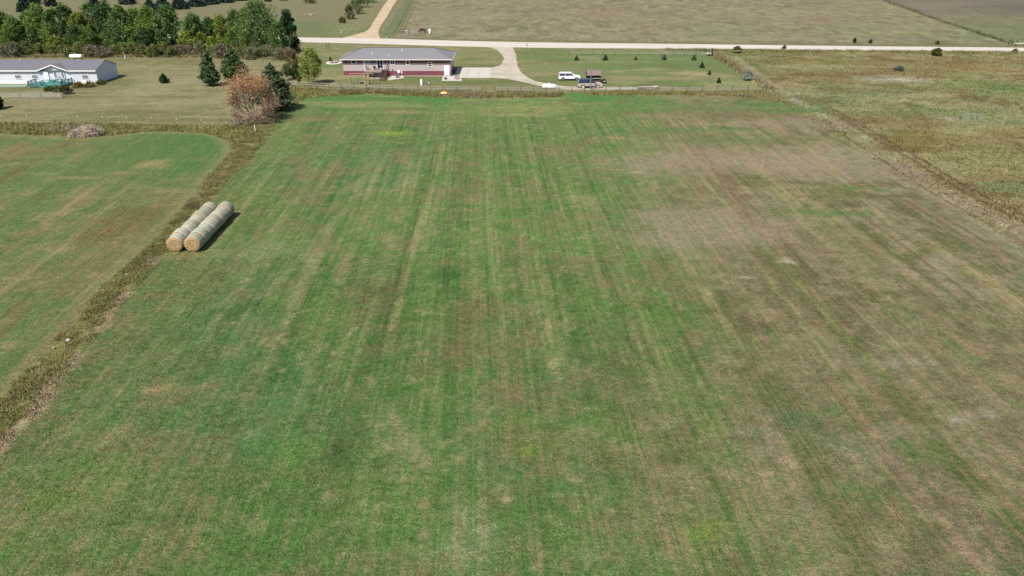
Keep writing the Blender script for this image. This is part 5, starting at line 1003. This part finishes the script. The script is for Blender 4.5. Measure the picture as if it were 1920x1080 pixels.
# ------------------------------------------------------------------ vehicles (nose towards +x, centred)
def arch(cx, r, z0, n=8): return [(cx+r*math.cos(math.pi*(1-k/n)), z0+r*math.sin(math.pi*(1-k/n))) for k in range(n+1)]
def vehicle(px0, px1, py, label, kind):
    L_ = (px1-px0)/S(py); x, y = G((px0+px1)/2, py); W = 1.98 if kind == 'white' else 2.0; t = empty('parked_car', (x, y+W/2, 0), 0, label, 'car'); h = L_/2
    if kind == 'white': body_m = MAT('white_car_paint', (.8, .8, .82), .25, .01, spec=.6); low_m = M_dark; wr = .39; bel = 1.05; top = 1.80; gl = .42; xf, xr = h-.95, -h+1.12
    else: body_m = MAT('beige_car_paint', A(212, 196, 190), .4, .08, spec=.5); low_m = MAT('rust_brown', A(120, 92, 88), .7, .2); wr = .4; bel = 1.12; top = 2.02; gl = .36; xf, xr = h-1.0, -h+1.25
    ar = wr+.09; bot = .34 if kind == 'white' else .42
    def lower(ins):
        pr_ = [(-h+ins, bot+.12), (-h+.08+ins, bot)]+[(xr-ar, bot)]+arch(xr, ar, bot)[1:-1]+[(xr+ar, bot), (xf-ar, bot)]+arch(xf, ar, bot)[1:-1]+[(xf+ar, bot), (h-.1-ins, bot), (h-.02-ins, bot+.15), (h-ins, .72), (h-.08-ins, .92), (h-.5, bel-.02 if kind == 'white' else bel), (h-1.45, bel+.05), (-h+.12+ins, bel+.02), (-h+ins*1.0, .8)]
        return pr_
    b = MB(); o_, i_ = lower(0), lower(.06); n = len(o_)
    # body with rounded shoulders: four sections across the width
    secs = [(-W/2, i_, .03), (-W/2+.07, o_, 0), (W/2-.07, o_, 0), (W/2, i_, .03)]; vs = []; fs = []
    for yy, pr_, dn in secs:
        for (xx, zz) in pr_: vs.append((xx, yy, zz-dn if zz > .9 else zz))
    for s in range(3):
        for i in range(n): i2 = (i+1) % n; fs.append((s*n+i, s*n+i2, (s+1)*n+i2, (s+1)*n+i))
    fs.append(tuple(range(n))); fs.append(tuple(range(3*n, 4*n))[::-1]); b.add(vs, fs); body = b.build('body', body_m, t)
    # greenhouse
    ws = h-1.5; wt = h-2.25; rr0 = -h+.1; rt = -h+.35; wi = W/2-.05; wtp = W/2-.23
    g = MB(); g.add([(rr0, -wi, bel), (ws, -wi, bel), (ws, wi, bel), (rr0, wi, bel), (rt, -wtp, top-.08), (wt, -wtp, top-.08), (wt, wtp, top-.08), (rt, wtp, top-.08)], [(0, 3, 2, 1), (4, 5, 6, 7), (0, 1, 5, 4), (1, 2, 6, 5), (2, 3, 7, 6), (3, 0, 4, 7)]); g.build('cabin', MAT('tinted_glass', (.015, .02, .045) if kind != 'white' else (.03, .03, .05), .08, .05, spec=.8), t)
    roof_m = body_m if kind == 'white' else MAT('dark_roof_paint', (.035, .04, .06), .3, .05, spec=.5)
    MB().add([(rt-.08, -wtp-.04, top-.09), (wt+.1, -wtp-.04, top-.09), (wt+.1, wtp+.04, top-.09), (rt-.08, wtp+.04, top-.09), (rt, -wtp+.1, top), (wt-.05, -wtp+.1, top), (wt-.05, wtp-.1, top), (rt, wtp-.1, top)], [(0, 3, 2, 1), (4, 5, 6, 7), (0, 1, 5, 4), (1, 2, 6, 5), (2, 3, 7, 6), (3, 0, 4, 7)]).build('roof', roof_m, t)
    pil = MB()
    for sy in (-1, 1):
        def pill(xb, xt, w_): pil.bar((xb, sy*(wi+.005), bel), (xt, sy*(wtp+.012), top-.08), .03, w_)
        pill(ws, wt, .08); pill(rr0+.03, rt+.03, .12)
        if kind == 'white': pill(xr+.55, xr+.5, .34); pill(xr+1.6, xr+1.55, .07)
        else: pill(-.1, -.12, .07); pill(xr+.5, xr+.45, .05)
    pil.build('pillars', roof_m if kind != 'white' else body_m, t)
    for cx_ in (xr, xf):
        for sy in (-1, 1):
            c_ = (cx_, sy*(W/2-.13), wr); w_ = MB(); w_.lathe([(wr*.6, -.12), (wr*.95, -.12), (wr, -.08), (wr, .08), (wr*.95, .12), (wr*.6, .12)], c_, 20, 'y'); o = w_.build('wheel', M_black, t, smooth=True)
            rm = MB(); rm.lathe([(.02, -.115), (wr*.3, -.125), (wr*.62, -.122), (wr*.62, .122), (wr*.3, .125), (.02, .115)], c_, 14, 'y'); rm.build('rim', M_steel if kind == 'white' else M_offw, o)
    for sy in (-1, 1): MB().box(h-.3, h-.03, sy*(W/2-.3)-.2, sy*(W/2-.3)+.2, .74, .88).build('headlight', MAT('lamp_glass', (.6, .6, .62), .15), t); MB().box(-h-.01, -h+.15, sy*(W/2-.17)-.12, sy*(W/2-.17)+.12, .82, 1.08).build('tail_light', MAT('red_lens', (.35, .02, .02), .3), t); MB().box(ws-.15, ws+.05, sy*(W/2+.1)-.09, sy*(W/2+.1)+.09, bel, bel+.17).build('mirror', body_m if kind == 'white' else M_dark, t)
    MB().box(-h-.08, -h+.1, -W/2+.05, W/2-.05, .42, .6).build('bumper', low_m, t); MB().box(h-.1, h+.06, -W/2+.05, W/2-.05, .4, .58).build('bumper', body_m if kind == 'white' else M_dark, t)
    sk = MB()
    for sy in (-1, 1): sk.box(xr+ar, xf-ar, sy*W/2-.02, sy*W/2+.02, bot-.02, bot+(.1 if kind == 'white' else .2))
    sk.build('sill', low_m, t)
    hd = MB()
    for xx in (xr+.75, xr+1.85): hd.box(xx, xx+.18, -W/2-.03, -W/2+.01, bel-.14, bel-.1)
    hd.build('door_handle', M_dark if kind != 'white' else M_steel, t)
    return t
vehicle(1047, 1088.5, 151.2, 'clean white car parked on the grass behind the old vehicle', 'white')
vehicle(1083, 1129.5, 166.0, 'old two-tone vehicle with dark windows and beige sides on the gravel track', 'old')
# brown-roofed shed
def shed():
    x, y = G(1113, 155); t = empty('wooden_shed', (x, y, 0), 0, 'small open wooden playhouse with brown shingle roof behind the old vehicle', 'shed'); w_ = 1.62; d = 2.6
    M_rf = MAT('brown_shingles', A(142, 124, 122), .9, .15, 4); M_sw = MAT('shed_boards', A(112, 74, 64), .9, .2, 4)
    r = MB()
    for (ya, za, yb2, zb) in ((-.35, 1.75, d/2, 2.75), (d+.35, 1.75, d/2, 2.75)):
        p = [(-w_-.1, ya, za), (w_+.1, ya, za), (w_+.1, yb2, zb), (-w_-.1, yb2, zb)]; vs = p+[(a, b, c_-.08) for a, b, c_ in p]; r.add(vs, [(0, 1, 2, 3), (7, 6, 5, 4), (0, 4, 5, 1), (1, 5, 6, 2), (2, 6, 7, 3), (3, 7, 4, 0)])
    r.build('roof', M_rf, t)
    for sx in (-w_, -.3, w_):
        MB().bar((sx, 0, 0), (sx, 0, 1.75), .12).build('post', M_sw, t)
    wl = MB(); wl.box(-w_-.05, -w_+.02, 0.08, d, 0, 1.75); wl.box(w_-.02, w_+.05, 0.08, d, 0, 1.75); wl.box(-w_+.03, w_-.03, d-.08, d, 0, 1.75)
    wl.add([(-w_-.05, 0, 1.7), (-w_-.05, d, 1.7), (-w_-.05, d/2, 2.66), (-w_, 0, 1.7), (-w_, d, 1.7), (-w_, d/2, 2.66)], [(0, 1, 2), (5, 4, 3), (0, 3, 4, 1), (1, 4, 5, 2), (2, 5, 3, 0)]); wl.build('wall', M_sw, t)
    MB().box(-.28, w_-.08, -.05, .05, .95, 1.05).build('rail', M_offw, t); MB().box(-.28, w_-.08, -.03, .03, .1, .6).build('front_panel', M_sw, t)
    MB().bar((-w_-.22, -.1, 0), (-w_-.22, -.1, 3.0), .16).build('corner_post', M_dkw, t)
shed()
def quad_bike():
    x, y = G(1132.5, 155.5); t = empty('quad_bike', (x, y, 0), math.radians(90), 'small black quad bike parked right of the brown-roofed playhouse', 'vehicle')
    for sx in (-.55, .55):
        for sy in (-.38, .38): o = MB().lathe([(.15, -.1), (.26, -.1), (.28, 0), (.26, .1), (.15, .1)], (sx, sy, .28), 14, 'y').build('wheel', M_black, t, smooth=True); MB().lathe([(.02, -.08), (.14, -.09), (.14, .09), (.02, .08)], (sx, sy, .28), 10, 'y').build('rim', M_steel, o)
    MB().prism([(-.8, .55), (-.3, .5), (.3, .5), (.8, .55), (.85, .75), (.4, .9), (0, .72), (-.4, .78), (-.85, .78)], -.2, .2).build('body', M_dark, t)
    MB().box(-.9, -.3, -.45, .45, .66, .72).build('rear_fender', M_dark, t, bevel=.02); MB().box(.35, .9, -.45, .45, .66, .72).build('front_fender', M_dark, t, bevel=.02); MB().box(-.5, .05, -.16, .16, .78, .92).build('seat', M_dark, t, bevel=.03)
    MB().bar((.4, 0, .85), (.28, 0, 1.15), .06).build('steering_column', M_dark, t); MB().bar((.28, -.4, 1.18), (.28, .4, 1.18), .05).build('handlebar', M_dark, t); MB().box(-.93, -.905, -.2, .2, .5, .62).build('number_plate', M_white, t)
    q = MB(); [q.bar((-.9+.15*i, -.4, .86), (-.9+.15*i, .4, .86), .03) for i in range(5)]; q.build('rack', M_dark, t)
quad_bike()
# old farm wagon / timber pile left of the fence
x_, y_ = G(1214, 168); q = empty('lumber_pile', (x_, y_, 0), 0, 'pile of boards and scrap behind the front fence at the end of the gravel track', 'lumber pile')
for i in range(6): r_ = random.Random(i); MB().bar((-1.8+r_.uniform(-.3, .3), r_.uniform(-.6, .6), .12+.09*i), (1.0+r_.uniform(-.3, .6), r_.uniform(-.6, .6), .15+.09*i), .22, .08).build('board', [M_wood, M_brown, M_offw][i % 3], q)
MB().blob((1.8, 0, .45), (.6, .5, .45), 5, .2).build('rock', MAT('pinkish_stone', A(206, 186, 178), .9, .1), q); MB().blob((-2.0, .2, .35), (.5, .5, .35), 6, .3).build('rock', M_stone, q)
# junk at back fence corner and logs
x_, y_ = G(1330, 104.5); q = empty('tool_cart', (x_, y_, 0), .2, 'small blue-white cart against the dark corner post of the back fence', 'cart'); MB().box(-.8, .5, -.35, .35, .45, .85).build('box', M_offw, q); MB().box(-.5, .2, -.3, .3, .86, 1.1).build('load', MAT('blue_grey', A(104, 108, 118), .7), q)
for sy in (-.4, .4): MB().lathe([(.1, -.05), (.3, -.05), (.3, .05), (.1, .05)], (-.2, sy, .3), 12, 'y').build('wheel', M_black, q)
x_, y_ = G(1334, 105.5); q = MB(); q.tube([(x_, y_, 0), (x_+.1, y_, 2.2)], .22, 8); tag(q.build('corner_post', M_dkw), 'thick dark corner post at the right end of the back fence', 'post')
x_, y_ = G(1381, 100.5); q = empty('log_rail', (x_, y_, 0), 0, 'weathered logs lying under the green bush by the road', 'logs'); MB().tube([(-1.2, 0, .75), (1.3, .1, .7)], .13, 8).build('log', M_wood, q); [MB().tube([(sx, 0, 0), (sx, 0, .7)], .1, 7).build('post', M_dkw, q) for sx in (-1.1, 1.2)]
for i, (px, py) in enumerate([(1891, 84.5), (1896, 84.5), (1905, 86)]):
    x, y = G(px, py); q = MB(); q.tube([(x, y, 0), (x+(.1 if i == 1 else 0), y, 1.7)], .14, 7); tag(q.build('fence_post', M_dkw), 'dark timber post at the right end of the diagonal fence, %s of three' % ORD[i], 'post', 'corner posts of the diagonal fence')
x_, y_ = G(1911, 86.5); q = empty('log_rail', (x_, y_, 0), 0, 'pale rail on short posts at the far right beyond the road', 'rail'); MB().bar((-1.6, 0, .8), (1.6, .1, .85), .2).build('rail', M_offw, q); [MB().bar((sx, 0, 0), (sx, 0, .8), .15).build('post', M_dkw, q) for sx in (-1.4, 1.4)]
x_, y_ = G(1294, 77.5); q = MB(); q.tube([(x_, y_, 0), (x_-.1, y_, 1.0), (x_+.15, y_, 1.6)], [.14, .1, .05], 6); tag(q.build('fence_post', M_dkw), 'dark broken stump on the far road verge above the yard corner', 'post')
# rock heap far lawn
x_, y_ = G(583, 29.5); q = empty('rock_pile', (x_, y_, 0), 0, 'heap of pale rocks on the far green lawn beyond the road', 'rocks')
for i in range(9): r_ = random.Random(i+30); MB().blob((r_.uniform(-2.2, 2.2), r_.uniform(-1, 1), .25), (r_.uniform(.4, .8), .5, r_.uniform(.3, .55)), i, .25, 8, 6).build('rock', M_stone, q)
# fire pit with flames
x_, y_ = G(832, 176.5); q = empty('fire_pit', (x_, y_, 0), 0, 'burning fire in a low ring of pale stones beside the front fence', 'fire pit')
for i in range(14): a = i/14*6.283; MB().blob((1.35*math.cos(a), .7*math.sin(a), .1), (.26, .2, .16), i, .2, 7, 5).build('stone', M_offw, q)
M_fl = MAT('flame', (.9, .3, .1), 1, emis=(1, .28, .08, 1.3)); M_fl2 = MAT('flame_core', (.9, .6, .2), 1, emis=(1, .42, .14, 1.2))
fl_ = MB(); r_ = random.Random(4)
for i in range(11):
    x, yy = r_.uniform(-.7, .7), r_.uniform(-.25, .25); hh = r_.uniform(.35, .7)*(1-.5*abs(x)); fl_.tube([(x, yy, .1), (x+.05, yy, .1+hh*.35), (x-.04, yy, .1+hh*.7), (x+.06, yy, .1+hh)], [.15, .17, .08, .01], 7)
fl_.build('flame', M_fl, q, smooth=True); MB().blob((0, 0, .2), (.6, .3, .18), 2, .2).build('embers', M_fl2, q); MB().tube([(-.6, -.2, .12), (.7, .2, .2)], .09, 7).build('log', M_dkw, q)
# pale stones in the left weed strip
for i, (px, py) in enumerate([(128, 640), (101, 655), (238, 516)]):
    x, y = G(px, py); q = MB(); q.blob((x, y, .12), (.1 if i else .2, .1, .1 if i else .14), i, .25, 8, 6); tag(q.build('stone', MAT('pale_stone', A(214, 208, 200), .9, .1)), 'pale stone in the weed strip, %s' % ['largest, right of the dry patch', 'lowest-lying, left of the largest stone', 'closest to the hay bales', 'second from the bales', 'nearest the left edge'][i], 'stone', 'pale stones in the weed strip')
x_, y_ = G(479, 247); q = MB(); q.tube([(x_, y_, 0), (x_, y_, 1.3)], .09, 7); tag(q.build('fence_post', M_offw), 'pale old post in the weeds below the rust-coloured tree', 'post')
x_, y_ = G(472, 232); q = MB(); q.bar((x_-.9, y_-.5, .9), (x_+1.1, y_-.5, .85), .1); q.bar((x_-.8, y_-.5, 0), (x_-.8, y_-.5, 1.1), .12); q.bar((x_+1.1, y_-.5, 0), (x_+1.1, y_-.5, 1.1), .12); tag(q.build('rail_guard', M_wood), 'short wooden rail around the foot of the rust-coloured tree', 'rail')

# ------------------------------------------------------------------ horses
def horse(px, py, rz, mat, manem, label, s=1.0):
    x, y = G(px, py); t = empty('horse', (x, y, 0), rz, label, 'horse', None); t.scale = (s, s, s)
    V = []; E_ = []; R = []
    def v(p, r, par=None):
        V.append(p); R.append(r)
        if par is not None: E_.append((par, len(V)-1))
        return len(V)-1
    pel = v((-.62, 0, 1.22), (.27, .29)); be = v((-.2, 0, 1.14), (.27, .31), pel); ch = v((.3, 0, 1.12), (.26, .33), be); sh = v((.62, 0, 1.16), (.2, .28), ch)
    n1_ = v((.95, 0, 1.02), (.13, .2), sh); n2_ = v((1.25, 0, .7), (.1, .14), n1_); hd = v((1.42, 0, .45), (.1, .13), n2_); mz = v((1.5, 0, .14), (.06, .075), hd)
    for sy in (-.16, .16):
        st_ = .08 if sy > 0 else -.1
        a = v((-.7, sy, .98), (.15, .19), pel); b = v((-.58+st_, sy, .76), (.09, .12), a); c_ = v((-.8+st_, sy, .5), (.055, .07), b); d = v((-.76+st_, sy, .14), (.04, .045), c_); v((-.7+st_, sy, .03), (.06, .06), d)
        a = v((.5, sy, .9), (.1, .14), ch); b = v((.52-st_, sy, .52), (.058, .065), a); c_ = v((.52-st_, sy, .14), (.038, .045), b); v((.57-st_, sy, .03), (.06, .06), c_)
    me = bpy.data.meshes.new('body'); me.from_pydata(V, E_, []); me.materials.append(mat); o = bpy.data.objects.new('body', me); COL.objects.link(o); o.parent = t
    md = o.modifiers.new('skin', 'SKIN'); md.use_smooth_shade = True
    for i, sv in enumerate(me.skin_vertices[0].data): k_ = 1.55 if i < 4 else 1.25; sv.radius = (max(R[i])*k_*(.85 if i < 4 else 1), max(R[i])*k_); sv.use_root = (i == 0)
    o.modifiers.new('sub', 'SUBSURF').levels = 2; o.modifiers['sub'].render_levels = 2
    MB().tube([(-.86, 0, 1.32), (-1.0, 0, 1.15), (-1.02, 0, .75), (-.98, 0, .45)], [.05, .09, .08, .02], 8).build('tail', manem, t, smooth=True)
    q = MB(); q.add([(.6, -.03, 1.42), (.95, -.03, 1.26), (1.3, -.03, .82), (1.2, -.03, .72), (.85, -.03, 1.1), (.55, -.03, 1.3), (.6, .03, 1.42), (.95, .03, 1.26), (1.3, .03, .82), (1.2, .03, .72), (.85, .03, 1.1), (.55, .03, 1.3)], [(0, 1, 2, 3, 4, 5), (11, 10, 9, 8, 7, 6)]+[(i, i+6, (i+1) % 6+6, (i+1) % 6) for i in range(6)]); q.build('mane', manem, t)
    for sy in (-.06, .06): MB().tube([(1.34, sy, .62), (1.4, sy*1.3, .75)], [.035, .008], 6).build('ear', mat, t)
horse(793, 62.5, math.pi, MAT('chestnut_coat', A(96, 50, 38), .5, .15, 2), MAT('dark_mane', A(60, 34, 28), .7), 'chestnut brown horse grazing side-on in the far pasture', 1.12)
horse(806, 64, -math.pi/2+.1, MAT('white_coat', (.72, .7, .68), .6, .08, 2), MAT('grey_mane', A(170, 165, 160), .7), 'white horse grazing with its head towards the camera beside the brown horse', 1.12)
